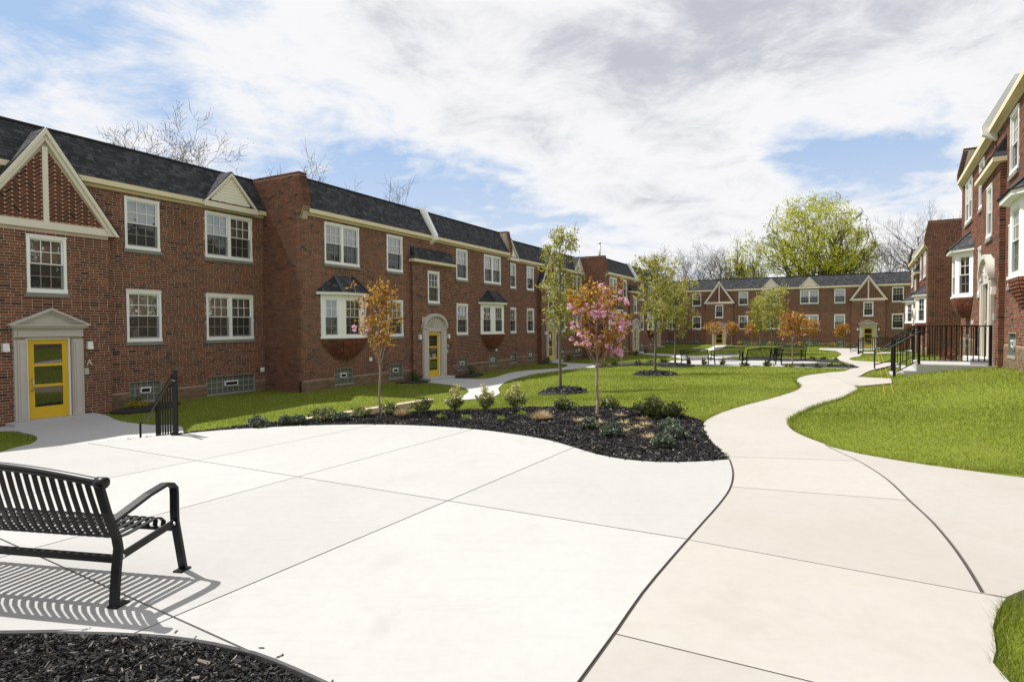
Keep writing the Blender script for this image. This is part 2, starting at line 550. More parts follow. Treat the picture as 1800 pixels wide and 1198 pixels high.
LEAF = dict(
    pear=leaf_mat('pear_leaf', [(0.0, (0.17, 0.18, 0.02)), (0.5, (0.33, 0.32, 0.04)), (0.85, (0.48, 0.45, 0.10)), (1.0, (0.68, 0.62, 0.36))], 0.4),
    cherry=leaf_mat('bronze_leaf', [(0.0, (0.20, 0.062, 0.012)), (0.35, (0.37, 0.15, 0.018)), (0.7, (0.45, 0.26, 0.03)), (1.0, (0.40, 0.35, 0.05))], 0.35),
    blossom=leaf_mat('pink_blossom', [(0.0, (0.66, 0.27, 0.42)), (0.5, (0.80, 0.45, 0.60)), (1.0, (0.88, 0.68, 0.76))], 0.3, 0.6),
    willow=leaf_mat('spring_leaf', [(0.0, (0.24, 0.26, 0.012)), (0.5, (0.42, 0.44, 0.018)), (1.0, (0.60, 0.58, 0.05))], 0.35),
    bud=leaf_mat('russet_bud', [(0.0, (0.16, 0.09, 0.07)), (1.0, (0.28, 0.17, 0.13))], 0.2),
    haze=leaf_mat('pale_spring_bud', [(0.0, (0.16, 0.17, 0.06)), (1.0, (0.30, 0.29, 0.12))], 0.2),
    variegated=leaf_mat('variegated_leaf', [(0.0, (0.20, 0.22, 0.05)), (0.4, (0.45, 0.42, 0.14)), (1.0, (0.78, 0.72, 0.40))], 0.3),
    dark=leaf_mat('dark_green_leaf', [(0.0, (0.022, 0.038, 0.010)), (0.5, (0.055, 0.085, 0.018)), (0.85, (0.12, 0.16, 0.035)), (1.0, (0.24, 0.15, 0.06))], 0.2, 0.35),
    olive=leaf_mat('olive_leaf', [(0.0, (0.05, 0.065, 0.015)), (0.6, (0.15, 0.18, 0.045)), (1.0, (0.36, 0.34, 0.16))], 0.25, 0.4),
    blue=leaf_mat('juniper_leaf', [(0.0, (0.040, 0.055, 0.032)), (0.6, (0.095, 0.125, 0.078)), (1.0, (0.19, 0.225, 0.155))], 0.15),
    straw=leaf_mat('dry_stalk', [(0.0, (0.28, 0.19, 0.10)), (0.6, (0.50, 0.38, 0.20)), (1.0, (0.62, 0.54, 0.34))], 0.2),
    lime=leaf_mat('lime_leaf', [(0.0, (0.12, 0.20, 0.02)), (1.0, (0.28, 0.38, 0.05))], 0.3),
    gold=leaf_mat('golden_leaf', [(0.0, (0.22, 0.20, 0.02)), (1.0, (0.55, 0.42, 0.03))], 0.3),
    redleaf=leaf_mat('red_leaf', [(0.0, (0.09, 0.02, 0.015)), (0.6, (0.22, 0.05, 0.035)), (1.0, (0.36, 0.18, 0.09))], 0.25),
    azalea=leaf_mat('crimson_flower', [(0.0, (0.45, 0.01, 0.04)), (1.0, (0.75, 0.04, 0.10))], 0.2),
)

# ------------------------------------------------------------------ the lie of the land
TH_L, TH_F = 0.4949, 2.0723
TH_R1, TH_R2 = 0.552, 0.542


def lefty(s, d):
    n = (math.cos(TH_L), -math.sin(TH_L))
    return Vector((-d * n[0] + s * math.sin(TH_L), -d * n[1] + s * math.cos(TH_L), 0))


def farp(s, off=0.0):
    n = (math.cos(TH_F), -math.sin(TH_F))
    d = 70.56 - off
    return Vector((-d * n[0] + s * math.sin(TH_F), -d * n[1] + s * math.cos(TH_F), 0))


def righty(s, d, th=TH_R1):
    n = (-math.cos(th), math.sin(th))
    return Vector((-d * n[0] + s * math.sin(th), -d * n[1] + s * math.cos(th), 0))


def onz(px, py, z=0.0):
    r = pixray(px, py)
    k = (z - CAMH) / r.z
    return Vector((r.x * k, r.y * k, z))


def at(px, py, depth):
    r = pixray(px, py)
    k = depth / r.y
    return Vector((r.x * k, depth, CAMH + r.z * k))


CTRL = []
for x, y in ((-5, 2), (-2, 3), (-2, 6), (-2, 9), (0, 0), (0, 4), (0, 7), (0, 10), (2, 2), (2, 5), (2.3, 8),
             (4, 3), (4, 6), (3.5, 10), (6, 2), (7, 5), (-8, 0)):
    CTRL.append((x, y, -0.03))
for px, py, z in ((440, 748, -0.06), (520, 741, -0.06), (620, 733, -0.08), (770, 722, -0.08), (845, 721, -0.06), (920, 720, -0.06), (1045, 718, -0.04), (1190, 730, -0.02), (1240, 745, -0.03),
                  (1320, 706, -0.04), (1400, 688, -0.08), (1385, 744, -0.03), (1440, 712, -0.04), (1508, 686, -0.05), (1480, 668, -0.14), (1470, 655, -0.26), (1510, 646, -0.33), (1500, 625, -0.5), (1480, 616, -0.56),
                  (985, 690, -0.30), (1152, 657, -0.42), (1187, 643, -0.5), (1280, 680, -0.22), (1050, 680, -0.36), (1300, 655, -0.38), (1230, 637, -0.52), (1400, 640, -0.47), (1330, 625, -0.55), (1430, 625, -0.55),
                  (700, 700, -0.5), (800, 706, -0.48), (850, 695, -0.60), (880, 680, -0.62), (930, 660, -0.66), (1000, 647, -0.68), (1100, 634, -0.66), (560, 715, -0.46), (420, 725, -0.48),
                  (1130, 622, -0.72), (1190, 625, -0.66), (100, 755, -0.60), (20, 780, -0.62), (250, 740, -0.58), (320, 745, -0.55),
                  (1515, 640, -0.30), (1560, 640, -0.2), (1540, 620, -0.3), (1480, 800, -0.04), (1393, 757, -0.04), (1416, 769, -0.045), (1449, 782, -0.045), (1515, 806, -0.045), (1560, 830, -0.05), (1540, 860, -0.05), (1640, 900, -0.05), (1470, 830, -0.05), (1430, 800, -0.05), (1620, 860, -0.05), (1700, 880, -0.05), (1411, 730, -0.03), (1600, 816, -0.05), (1700, 830, -0.05), (1750, 836, -0.05), (1800, 845, -0.05), (1680, 850, -0.06), (1780, 870, -0.06), (1540, 690, 0.05), (1620, 720, 0.18), (1500, 740, 0.02), (1600, 770, 0.06), (1720, 760, 0.2)):
    p = onz(px, py, z)
    CTRL.append((p.x, p.y, z))
for s, d, z in ((0, 17.8, -0.62), (5, 17.6, -0.62), (8, 17.3, -0.60), (11, 17.6, -0.46), (14, 17.4, -0.47), (16, 15.8, -0.46), (19, 15.8, -0.55), (22, 15.6, -0.66), (26, 15.8, -0.60), (29.3, 15.8, -0.64),
                (33, 16.6, -0.72), (36, 16.4, -0.70), (41, 16.5, -0.75), (44, 14.9, -0.75), (50, 14.7, -0.74), (57, 14.9, -0.70), (64, 16.7, -0.60), (22, 22, -0.6), (45, 22, -0.7), (5, 24, -0.6)):
    p = lefty(s, d)
    CTRL.append((p.x, p.y, z))
for s, z in ((-15, -0.42), (-11.5, -0.50), (-6, -0.46), (-2, -0.50), (3, -0.66), (7, -0.55), (14, -0.5)):
    p = farp(s, 0.4)
    CTRL.append((p.x, p.y, z))
    p = farp(s, -12)
    CTRL.append((p.x, p.y, -0.5))
for s, z in ((8, 0.8), (12, 0.80), (15, 0.78), (18, 0.76), (21, 0.60), (24, 0.56), (28, 0.45), (34, 0.2), (40, 0.0), (45, -0.08), (50, -0.14), (58, -0.25)):
    p = righty(s, 2.6)
    CTRL.append((p.x, p.y, z))
    p = righty(s, 8.0)
    CTRL.append((p.x, p.y, z))
for x, y, z in ((10.25, 17.05, 0.10), (9.6, 17.4, 0.04), (10.6, 13.2, 0.60), (11.8, 13.6, 0.84), (11.2, 12.4, 0.72), (12.4, 12.0, 0.86), (8.4, 11.3, 0.26), (11.5, 9.5, 0.55), (9, 5, -0.05), (8, 6.6, -0.06), (9.2, 6.8, -0.05), (14, 4, 0.3), (6.2, 9.0, 0.06), (11.3, 15.0, 0.62), (11.9, 15.2, 0.68), (10.4, 15.3, 0.42), (9.3, 14.3, 0.24), (9.6, 15.9, 0.18)):
    CTRL.append((x, y, z))
for s_, d_ in ((5, 14.5), (7, 13.5), (9, 12.8), (11, 12.2), (13, 11.7), (7, 12.0), (9, 11.4), (11, 10.7), (13.2, 10.5), (5, 13), (15, 12.4), (11, 14), (14, 13.6), (8, 15), (9.5, 10.6), (6, 11.0), (12.3, 9.9), (10.8, 9.9), (4, 11.5), (8, 10.9)):
    p = lefty(s_, d_)
    CTRL.append((p.x, p.y, -0.62 if s_ < 13 else -0.5))
CTRL = np.array(CTRL)


def terr_raw(X, Y):
    X, Y = np.asarray(X, float), np.asarray(Y, float)
    sh = X.shape
    X, Y = X.ravel(), Y.ravel()
    out = np.empty(len(X))
    for i in range(0, len(X), 20000):
        x, y = X[i:i + 20000, None], Y[i:i + 20000, None]
        d2 = (x - CTRL[None, :, 0]) ** 2 + (y - CTRL[None, :, 1]) ** 2
        w = 1.0 / (d2 + 1.25) ** 2.0
        out[i:i + 20000] = (w * CTRL[None, :, 2]).sum(1) / w.sum(1)
    return out.reshape(sh)


TGX, TGY, TGS = -34.0, -8.0, 0.4
_gx, _gy = np.arange(TGX, 50.0, TGS), np.arange(TGY, 96.0, TGS)
_T = terr_raw(*np.meshgrid(_gx, _gy))
_k = np.exp(-0.5 * (np.arange(-6, 7) * TGS / 0.85) ** 2)
_k /= _k.sum()
_P = np.pad(_T, 6, mode='edge')
_P = sum(_k[i] * _P[:, i:i + _T.shape[1]] for i in range(13))
_T = sum(_k[i] * _P[i:i + _T.shape[0]] for i in range(13))


def terr(X, Y):
    """ground height: the smoothed grid, read bilinearly"""
    fx = np.clip((np.asarray(X, float) - TGX) / TGS, 0, _T.shape[1] - 1.001)
    fy = np.clip((np.asarray(Y, float) - TGY) / TGS, 0, _T.shape[0] - 1.001)
    i, j = fx.astype(int), fy.astype(int)
    u, v = fx - i, fy - j
    return (_T[j, i] * (1 - u) + _T[j, i + 1] * u) * (1 - v) + (_T[j + 1, i] * (1 - u) + _T[j + 1, i + 1] * u) * v


def tz(x, y):
    return float(terr(np.array([x]), np.array([y]))[0])


def G(px, py):
    """where the sight line through a photo pixel meets the ground"""
    r = pixray(px, py)
    if r.z > -0.004:
        r.z = -0.004
    k = np.concatenate([np.linspace(1.0, 30, 600), np.linspace(30.1, 90, 500)]) / r.y
    zz = CAMH + r.z * k - terr(r.x * k, r.y * k)
    i = int(np.argmax(zz < 0)) if (zz < 0).any() else len(k) - 1
    if i == 0:
        kk = k[0]
    else:
        a, b2 = zz[i - 1], zz[i]
        kk = k[i - 1] + (k[i] - k[i - 1]) * (a / (a - b2) if a != b2 else 0)
    x, y = r.x * kk, r.y * kk
    return Vector((x, y, tz(x, y)))


def spline(P, step=0.25, closed=False):
    """smooth line through points (Catmull-Rom), returned as a list of 2D points"""
    P = [Vector((p[0], p[1])) for p in P]
    n = len(P)
    out = []
    rngs = range(n if closed else n - 1)
    for i in rngs:
        p1, p2 = P[i], P[(i + 1) % n]
        p0 = P[i - 1] if (closed or i > 0) else p1 * 2 - p2
        p3 = P[(i + 2) % n] if (closed or i + 2 < n) else p2 * 2 - p1
        L = (p2 - p1).length
        k = max(1, int(L / max(step, L / 40)))
        a = 0.5
        for j in range(k):
            t = j / k
            q = 0.5 * ((2 * p1) + (p2 - p0) * t + (2 * p0 - 5 * p1 + 4 * p2 - p3) * t * t + (3 * p1 - p0 - 3 * p2 + p3) * t ** 3)
            out.append(q)
    if not closed:
        out.append(P[-1])
    return out


def inside(poly, X, Y):
    X, Y = np.asarray(X), np.asarray(Y)
    c = np.zeros(X.shape, bool)
    n = len(poly)
    for i in range(n):
        x0, y0 = poly[i][0], poly[i][1]
        x1, y1 = poly[(i + 1) % n][0], poly[(i + 1) % n][1]
        if y0 == y1:
            continue
        m = ((y0 > Y) != (y1 > Y)) & (X < (x1 - x0) * (Y - y0) / (y1 - y0) + x0)
        c ^= m
    return c


def sheet_bm(outline, zf, grid=0.5):
    P = [Vector((p[0], p[1])) for p in outline]
    Q = [P[0]]
    for p in P[1:]:
        if (p - Q[-1]).length > 0.02:
            Q.append(p)
    if (Q[0] - Q[-1]).length < 0.02:
        Q.pop()
    n = len(Q)
    xs, ys = [p.x for p in Q], [p.y for p in Q]
    gx = np.arange(min(xs) + grid / 2, max(xs), grid)
    gy = np.arange(min(ys) + grid / 2, max(ys), grid)
    V = list(Q)
    if len(gx) and len(gy):
        XX, YY = np.meshgrid(gx, gy)
        ok = inside(Q, XX, YY)
        pts = np.stack([XX[ok], YY[ok]], 1)
        bd = np.array([[p.x, p.y] for p in Q])
        if len(pts):
            dmin = np.sqrt(((pts[:, None] - bd[None]) ** 2).sum(2)).min(1)
            V += [Vector((float(a), float(b2))) for a, b2 in pts[dmin > grid * 0.4]]
    res = delaunay_2d_cdt(V, [(i, (i + 1) % n) for i in range(n)], [], 1, 1e-5)
    vs, fs = res[0], res[2]
    X = np.array([v.x for v in vs])
    Y = np.array([v.y for v in vs])
    Z = zf(X, Y)
    bm = bmesh.new()
    bv = [bm.verts.new((float(x), float(y), float(z))) for x, y, z in zip(X, Y, Z)]
    for f in fs:
        try:
            bm.faces.new([bv[i] for i in f])
        except ValueError:
            pass
    return bm


def finish_sheet(bm, name, mat, thick, parent=None, smooth=True):
    bmesh.ops.remove_doubles(bm, verts=bm.verts, dist=1e-5)
    for f in bm.faces:
        f.normal_update()
        if f.normal.z < 0:
            f.normal_flip()
    be = [e for e in bm.edges if e.is_boundary]
    r = bmesh.ops.extrude_edge_only(bm, edges=be)
    for v in [g for g in r['geom'] if isinstance(g, bmesh.types.BMVert)]:
        v.co.z -= thick
    bmesh.ops.recalc_face_normals(bm, faces=bm.faces)
    me = bpy.data.meshes.new(name)
    bm.to_mesh(me)
    bm.free()
    up = sum(p.normal.z * p.area for p in me.polygons)
    if up < 0:
        me.flip_normals()
    return put(name, me, mat, parent)


def sheet(name, outline, off, mat, thick=0.12, kind='structure', grid=0.5, zf=None, parent=None):
    zf = zf or (lambda x, y: terr(x, y) + off)
    o = finish_sheet(sheet_bm(outline, zf, grid), name, mat, thick, parent)
    if kind:
        o['kind'] = kind
    return o


Z0 = lambda pts: [onz(x, y, 0.0) for x, y in pts]
GP = lambda pts: [G(x, y) for x, y in pts]

# outlines
plaza_back = spline(Z0([(0, 795), (100, 783.5), (200, 773.5), (315, 762), (390, 755.5), (450, 751.5), (540, 747.5), (640, 745.5), (740, 747.5), (830, 753.5), (900, 762), (960, 772), (1010, 786), (1050, 798), (1100, 807), (1160, 811.5), (1220, 811), (1281, 807)]), 0.2)
joint_pts = Z0([(1283, 807), (1289, 830), (1284, 857), (1264, 886), (1240, 913), (1209, 948), (1175, 987), (1130, 1041), (1085, 1106), (1045, 1161), (1018, 1198)])
pj = spline(joint_pts + [Vector((0.05, 2.3, 0)), Vector((-0.15, 1.5, 0)), Vector((-0.3, 0.2, 0)), Vector((-0.3, -2.5, 0))], 0.2)
near_bed = spline([Vector((-8.5, 3.2, 0))] + Z0([(0, 1107), (100, 1108), (200, 1110), (300, 1116), (380, 1128), (450, 1144), (520, 1171), (580, 1198)]) + [Vector((-0.85, 2.2, 0)), Vector((-0.95, 0.5, 0)), Vector((-1.1, -2.5, 0))], 0.15)
left_ext = [Vector((-8.5, 3.3)), Vector((-9.2, 8.0))]


def off_line(P, d):
    """shift an open 2D line sideways (left of its direction is positive)"""
    out = []
    for i, p in enumerate(P):
        t = Vector(P[min(i + 1, len(P) - 1)]) - Vector(P[max(i - 1, 0)])
        t.normalize()
        out.append(Vector((p.x - t.y * d, p.y + t.x * d)))
    return out


plaza_out = list(plaza_back) + off_line(pj, -0.012)[1:] + list(reversed(near_bed)) + left_ext
# walkway that winds away between the lawns
wl = spline(Z0([(1283, 806), (1266, 791), (1246, 771), (1235.5, 752), (1239, 740)]) + GP([(1266, 728), (1310, 714), (1350, 704), (1380, 695), (1400, 688), (1408, 681), (1404, 675), (1400, 671), (1406, 665), (1420, 661), (1460, 655.5), (1490, 651.5), (1512, 646.5)]), 0.25)
seat_out = GP([(1512, 646.5), (1470, 640), (1425, 635.8), (1380, 634.8), (1330, 634), (1290, 633.6), (1262, 633.4), (1215, 632.5), (1180, 634), (1176, 637.5), (1200, 641.5), (1290, 643.6), (1380, 644.8), (1440, 646.2), (1500, 648.3)])
wtop = spline(GP([(1512, 645.5), (1497, 641), (1482, 636), (1463, 630), (1474, 627.5), (1479, 623.5), (1474, 619.5), (1462, 616.6), (1440, 614.8)]), 0.3)
wr = spline(GP([(1545, 614.6), (1516, 616.5), (1506, 619), (1509, 623), (1513, 625.5), (1500, 628.5), (1493, 631.5), (1502, 634.5), (1535, 636.6), (1580, 638.8)]), 0.3)
wr2 = spline(GP([(1580, 646), (1545, 649), (1520, 657), (1504, 663.5)]), 0.3)
side_walk_top = GP([(1504, 664), (1535, 665.5), (1566, 667)])
side_walk_bot = GP([(1568, 675), (1530, 678.5), (1503, 681)])
wr3 = spline(GP([(1503, 681), (1508, 686), (1480, 700), (1440, 712), (1412, 724), (1388, 736), (1384.5, 745), (1393, 757), (1415.6, 769), (1449, 782)]), 0.25)
rj_px = [(1449, 782), (1458, 785.6), (1489, 800), (1515.6, 813), (1560, 842), (1600, 880), (1640, 917), (1680, 965), (1710, 1010), (1728, 1041)]
rj = spline(Z0(rj_px), 0.2)
corner = spline(Z0([(1770, 1051), (1752, 1075), (1745, 1100), (1751, 1140), (1775, 1198)]) + [Vector((2.75, 2.2, 0)), Vector((3.0, 1.4, 0)), Vector((3.1, -2.5, 0))], 0.15)
far_door_walk = GP([(1545, 614.6), (1548, 613.2), (1440, 612.2), (1440, 614.8)])
walk_out = list(reversed(off_line(pj, 0.012))) + list(wl)[1:] + list(wtop)[1:] + far_door_walk[::-1] + list(wr)[1:] + list(wr2) + side_walk_top[1:] + side_walk_bot + list(wr3)[1:] + off_line(rj, -0.014)[1:] + [onz(1768, 1050, 0)] + corner[1:]
# pavement right of the curved joint
east_out = off_line(rj, 0.014) + [onz(1768, 1048.5, 0), onz(1800, 1035, 0), Vector((3.9, 3.7)), Vector((6.5, 4.2)), Vector((9.5, 4.6)), Vector((9.0, 6.7))] + spline(Z0([(1800, 839), (1700, 826), (1630, 816.5), (1560, 805.6), (1515, 797.6), (1471, 787.6), (1452, 782.6)]), 0.2)

def clampz(off):
    return lambda x, y: terr(x, y) + off


walk_z = lambda x, y: np.where(y < 10.5, 0.0, np.where(y < 13.5, (terr(x, y) + 0.035) * (y - 10.5) / 3.0, terr(x, y) + 0.035))
flat0 = lambda x, y: np.zeros_like(x)

# ground under everything, one sheet out to the horizon
axx = np.unique(np.concatenate([np.linspace(-700, -60, 18), np.arange(-60, -18, 2.0), np.arange(-18, 30, 0.4), np.arange(30, 80, 2.0), np.linspace(80, 700, 18)]))
axy = np.unique(np.concatenate([np.linspace(-300, -20, 10), np.arange(-20, -3, 1.5), np.arange(-3, 45, 0.4), np.arange(45, 80, 1.0), np.arange(80, 130, 4.0), np.linspace(130, 1300, 16)]))
GX, GY = np.meshgrid(axx, axy)
GZ = terr(GX, GY)
far = np.clip((np.hypot(GX - 8, GY - 32) - 60) / 60, 0, 1)
GZ = GZ * (1 - far) - 0.5 * far
HARD = [plaza_out, near_bed + [Vector((-6, -3)), Vector((-10, -3))]]
for poly in (plaza_out, east_out):
    GZ = np.where(inside(poly, GX, GY), np.minimum(GZ, -0.08), GZ)
inw = inside(walk_out, GX, GY)
GZ = np.where(inw, np.minimum(GZ, np.where(GY < 13.0, -0.07, GZ)), GZ)
GZ = np.where(inside(HARD[1], GX, GY) | ((GX < -1.5) & (GY < 2.6)), np.minimum(GZ, -0.2), GZ)
nx, ny = len(axx), len(axy)
ii = np.arange(nx * ny).reshape(ny, nx)
quads = np.stack([ii[:-1, :-1], ii[:-1, 1:], ii[1:, 1:], ii[1:, :-1]], -1).reshape(-1, 4)
tag(put('ground', np_mesh('ground', np.stack([GX, GY, GZ], -1), quads, True), M['ground']), kind='structure')

# plaza: a bed of joint filler with each slab a piece of its own
plaza = sheet('plaza', plaza_out, 0, M['joint'], 0.8, zf=lambda x, y: np.full_like(x, -0.018))


def slabs(parent, outline, zf, lines, mat, gap=0.015, grid=0.6, name='concrete_slab'):
    """cut an outline along lines (a,b) and make every cell a slab"""
    cells = [sheet_bm(outline, zf, grid)]
    for a, b in lines:
        a, b = Vector((a[0], a[1], 0)), Vector((b[0], b[1], 0))
        no = Vector((0, 0, 1)).cross(b - a).normalized()
        nxt = []
        for bm in cells:
            vals = [(v.co - a).dot(no) for v in bm.verts]
            if min(vals) > -0.15 or max(vals) < 0.15:
                nxt.append(bm)
                continue
            for s in (1, -1):
                c = bm.copy()
                bmesh.ops.bisect_plane(c, geom=c.verts[:] + c.edges[:] + c.faces[:], plane_co=a + no * s * gap / 2, plane_no=no * -s, clear_outer=True)
                if len(c.faces):
                    nxt.append(c)
            bm.free()
        cells = nxt
    for bm in cells:
        finish_sheet(bm, name, mat, 0.1, parent)


PZ = lambda a, b: (onz(*a, 0.0), onz(*b, 0.0))
slabs(plaza, plaza_out, flat0, [PZ((190, 784), (1210, 947)), PZ((0, 946), (377, 1116)), PZ((0, 979), (820, 757)), PZ((305, 1083), (1010, 785)), PZ((201, 838), (480, 782))], M['conc'])
walk = sheet('walkway', walk_out, 0, M['joint'], 0.2, grid=0.6, zf=lambda x, y: walk_z(x, y) - 0.015)
slabs(walk, walk_out, walk_z, [PZ((1210, 948), (1768, 1050)), PZ((1090, 1115), (1430, 1198)), PZ((1310, 803), (1500, 809)), PZ((1300, 856), (1560, 876)),
                               (G(1330, 716), G(1410, 722)), (G(1410, 693), G(1500, 689)), (G(1486, 673), G(1501, 681))], M['walk'], 0.012)
east = sheet('side_walkway', east_out, 0, M['walk'], 0.2, zf=flat0)
for jl in (pj, rj):
    jo = off_line(jl, 0.06) + off_line(jl, -0.06)[::-1]
    sheet('joint_filler', jo, 0, M['joint'], 0.05, kind=None, zf=lambda x, y: np.full_like(x, -0.011), parent=walk)
seat_plaza = sheet('seating_terrace', seat_out, 0.035, M['conc'], 0.15)

# lower path along the left row
path_b = GP([(751, 672), (793, 677.5), (813, 681.5), (823.5, 687), (822, 691.5), (808, 699), (782, 705), (782, 708), (815, 704), (843, 701.5), (867, 698), (878.5, 692), (876, 685), (879, 680), (889, 672), (909, 665), (934, 658.6), (967, 653.6), (1000, 649.7),
             (1017, 647.9), (1049, 645.5), (1085, 643), (1130, 641.2), (1130, 638.8), (1085, 639.5), (1049, 640.2), (1012, 639), (992, 637.5), (978, 636.3), (955, 636.5), (958, 637.6), (982, 638.8), (995.5, 641), (997, 644), (984, 647.7), (950, 650), (917, 652.7), (892, 657), (867, 664.4), (842, 667), (790, 666)])
path_b_o = spline(path_b, 0.3, True)
sheet('garden_path', path_b_o, 0.03, M['conc_grey'], 0.15)
path_a_o = spline(GP([(187, 731), (203, 739), (222, 743.5), (267, 748.5), (320, 752)]) + [Vector((-6.35, 11.0)), Vector((-6.45, 10.55)), Vector((-7.2, 9.8)), Vector((-8.0, 9.0)), Vector((-8.5, 9.6))] + GP([(0, 797), (53, 783), (66, 772.5), (59, 766), (40, 762), (0, 759)]) + [lefty(4.5, 17.2), lefty(6.6, 17.5), lefty(8.7, 17.5)], 0.3, True)
sheet('entry_walk', path_a_o, 0.03, M['conc_grey'], 0.15)
path_d_o = GP([(1121, 621.2), (1135, 620.8), (1175, 622.9), (1215, 626), (1262, 624), (1300, 622), (1300, 626), (1262, 631), (1215, 633), (1175, 626), (1135, 623.3)])
sheet('cross_path', path_d_o, 0.03, M['conc_grey'], 0.15)
path_f_o = GP([(1246, 612.5), (1258, 606.8), (1278, 606.8), (1270, 612), (1248, 616.5), (1225, 617)])
sheet('door_path', path_f_o, 0.03, M['conc_grey'], 0.15)

# planting beds of dark mulch
def mound(h, outline):
    bd = np.array([[p[0], p[1]] for p in outline])

    def f(x, y):
        d = np.sqrt(((np.stack([x, y], -1)[:, None] - bd[None]) ** 2).sum(2)).min(1)
        return np.maximum(terr(x, y), -0.2) * 0 + terr(x, y) + 0.02 + h * np.clip(d / 0.7, 0, 1) ** 0.7
    return f


bed_back = [onz(x, y, -0.05) if x < 900 else G(x, y) for x, y in ([(1236, 744), (1225, 739.5), (1190, 729.5), (1150, 722.5), (1120, 719.5), (1045, 717), (985, 717.5), (920, 719), (845, 720.5), (770, 722), (700, 725.5), (655, 729), (585, 733.8), (505, 740.5), (440, 747.2), (420, 750)])]
front_bed_o = [p + Vector((0, 0.0)) for p in off_line(plaza_back, 0.03)[5:]] + Z0([(1266, 791), (1246, 771), (1236.5, 754)]) + list(spline(bed_back, 0.3))
front_bed_o = [Vector((p[0], p[1])) for p in front_bed_o]
bedz = lambda o, h: mound(h, o)
sheet('mulch_bed', front_bed_o, 0, M['mulch'], 0.2, grid=0.3, zf=lambda x, y: np.maximum(terr(x, y), -0.07) + 0.03)
near_bed_o = list(near_bed) + [Vector((-5, -2.5)), Vector((-8.5, -2.5))]
sheet('mulch_bed', near_bed_o, 0, M['mulch'], 0.2, grid=0.35, zf=lambda x, y: np.full_like(x, -0.055) + 0.02 * np.sin(x * 2.1) * np.cos(y * 1.7))
mid_bed_o = spline(GP([(1050, 646), (1100, 643.2), (1150, 641.2), (1185, 640.5), (1183, 638.6), (1150, 637.8), (1100, 638.8), (1056, 641.5)]), 0.4, True)
sheet('mulch_bed', mid_bed_o, 0.06, M['mulch'], 0.2, grid=0.4)
tip_bed_o = spline(GP([(1376, 643.4), (1420, 645.5), (1460, 647), (1508, 647.6), (1490, 643.0), (1450, 641), (1410, 640.5), (1380, 641)]), 0.4, True)
sheet('mulch_bed', tip_bed_o, 0.07, M['mulch'], 0.2, grid=0.4)
island_bed_o = spline(GP([(1375, 634.8), (1430, 635.5), (1478, 636.6), (1450, 632.5), (1410, 631.2), (1340, 631), (1265, 631.4), (1265, 633.2)]), 0.4, True)
sheet('mulch_bed', island_bed_o, 0.07, M['mulch'], 0.2, grid=0.4)
far_bed_o = [farp(s, o) for s, o in ((-9.8, 0.5), (2.0, 0.5), (2.0, 1.6), (-2, 2.2), (-6, 2.4), (-9.8, 2.0))]
sheet('mulch_bed', far_bed_o, 0.05, M['mulch'], 0.2, grid=0.5)
for (sa, sb, d) in ((9.0, 10.9, 17.5), (23.2, 25.3, 15.7), (19.0, 20.9, 15.7)):
    oo = spline([lefty(sa, d), lefty(sa + 0.1, d - 0.8), lefty((sa + sb) / 2, d - 0.9), lefty(sb - 0.2, d - 0.5), lefty(sb, d)], 0.3, True)
    sheet('mulch_bed', oo, 0.05, M['mulch'], 0.2, grid=0.3)
    HARD.append(oo)
rings = []
for px, py, r in ((990, 690, 0.78), (1152, 659, 1.0), (1188, 644, 1.0)):
    c0 = G(px, py)
    oo = [Vector((c0.x + r * (1 + 0.08 * math.sin(3 * a + px)) * math.cos(a), c0.y + r * (1 + 0.08 * math.sin(2 * a)) * math.sin(a))) for a in np.linspace(0, 2 * math.pi, 28)[:-1]]
    sheet('mulch_ring', oo, 0, M['mulch'], 0.2, grid=0.2, zf=(lambda cx, cy, rr: lambda x, y: terr(x, y) + 0.02 + 0.15 * np.clip(1 - (np.hypot(x - cx, y - cy) / rr) ** 3, 0, 1))(c0.x, c0.y, r))
    rings.append((c0, r))
    HARD.append(oo)
HARD += [east_out, walk_out, seat_out, path_b_o, path_a_o, path_d_o, path_f_o, front_bed_o, mid_bed_o, tip_bed_o, island_bed_o, far_bed_o]

# low stone kerb behind the bed
kerb_l = [onz(x, y, z) for x, y, z in ((425, 750.6, -0.05), (520, 737.2, -0.10), (600, 724.8, -0.20), (680, 712.5, -0.32), (757, 700.5, -0.42))]
kb_o = empty('stone_kerb', kerb_l[0] - Vector((0, 0, 0.4)))
tag(kb_o, 'low tan stone kerb between the mulch bed and the shaded lawn', 'kerb')
for i in range(len(kerb_l) - 1):
    a, b = kerb_l[i], kerb_l[i + 1]
    nseg = max(1, int((b - a).length / 1.2))
    for j in range(nseg):
        p, q2 = a.lerp(b, j / nseg), a.lerp(b, (j + 1) / nseg)
        t = (q2 - p).normalized() * 0.004
        MB().obox(p + t - Vector((0, 0, 0.22)) - kb_o.location, q2 - t - Vector((0, 0, 0.22)) - kb_o.location, 0.24, 0.44).build('kerb_stone', M['kerb'], kb_o)

# ------------------------------------------------------------------ brickwork and shingles
BP, BH, BL, JT = 0.0715, 0.0585, 0.204, 0.014      # course pitch, brick height, length, joint


def cut(x0, x1, holes):
    """interval minus the holes (list of (a,b))"""
    seg = [(x0, x1)]
    for a, b in holes:
        nxt = []
        for p, q in seg:
            if b <= p or a >= q:
                nxt.append((p, q))
            else:
                if a > p:
                    nxt.append((p, a))
                if b < q:
                    nxt.append((b, q))
        seg = nxt
    return [s for s in seg if s[1] - s[0] > 0.03]


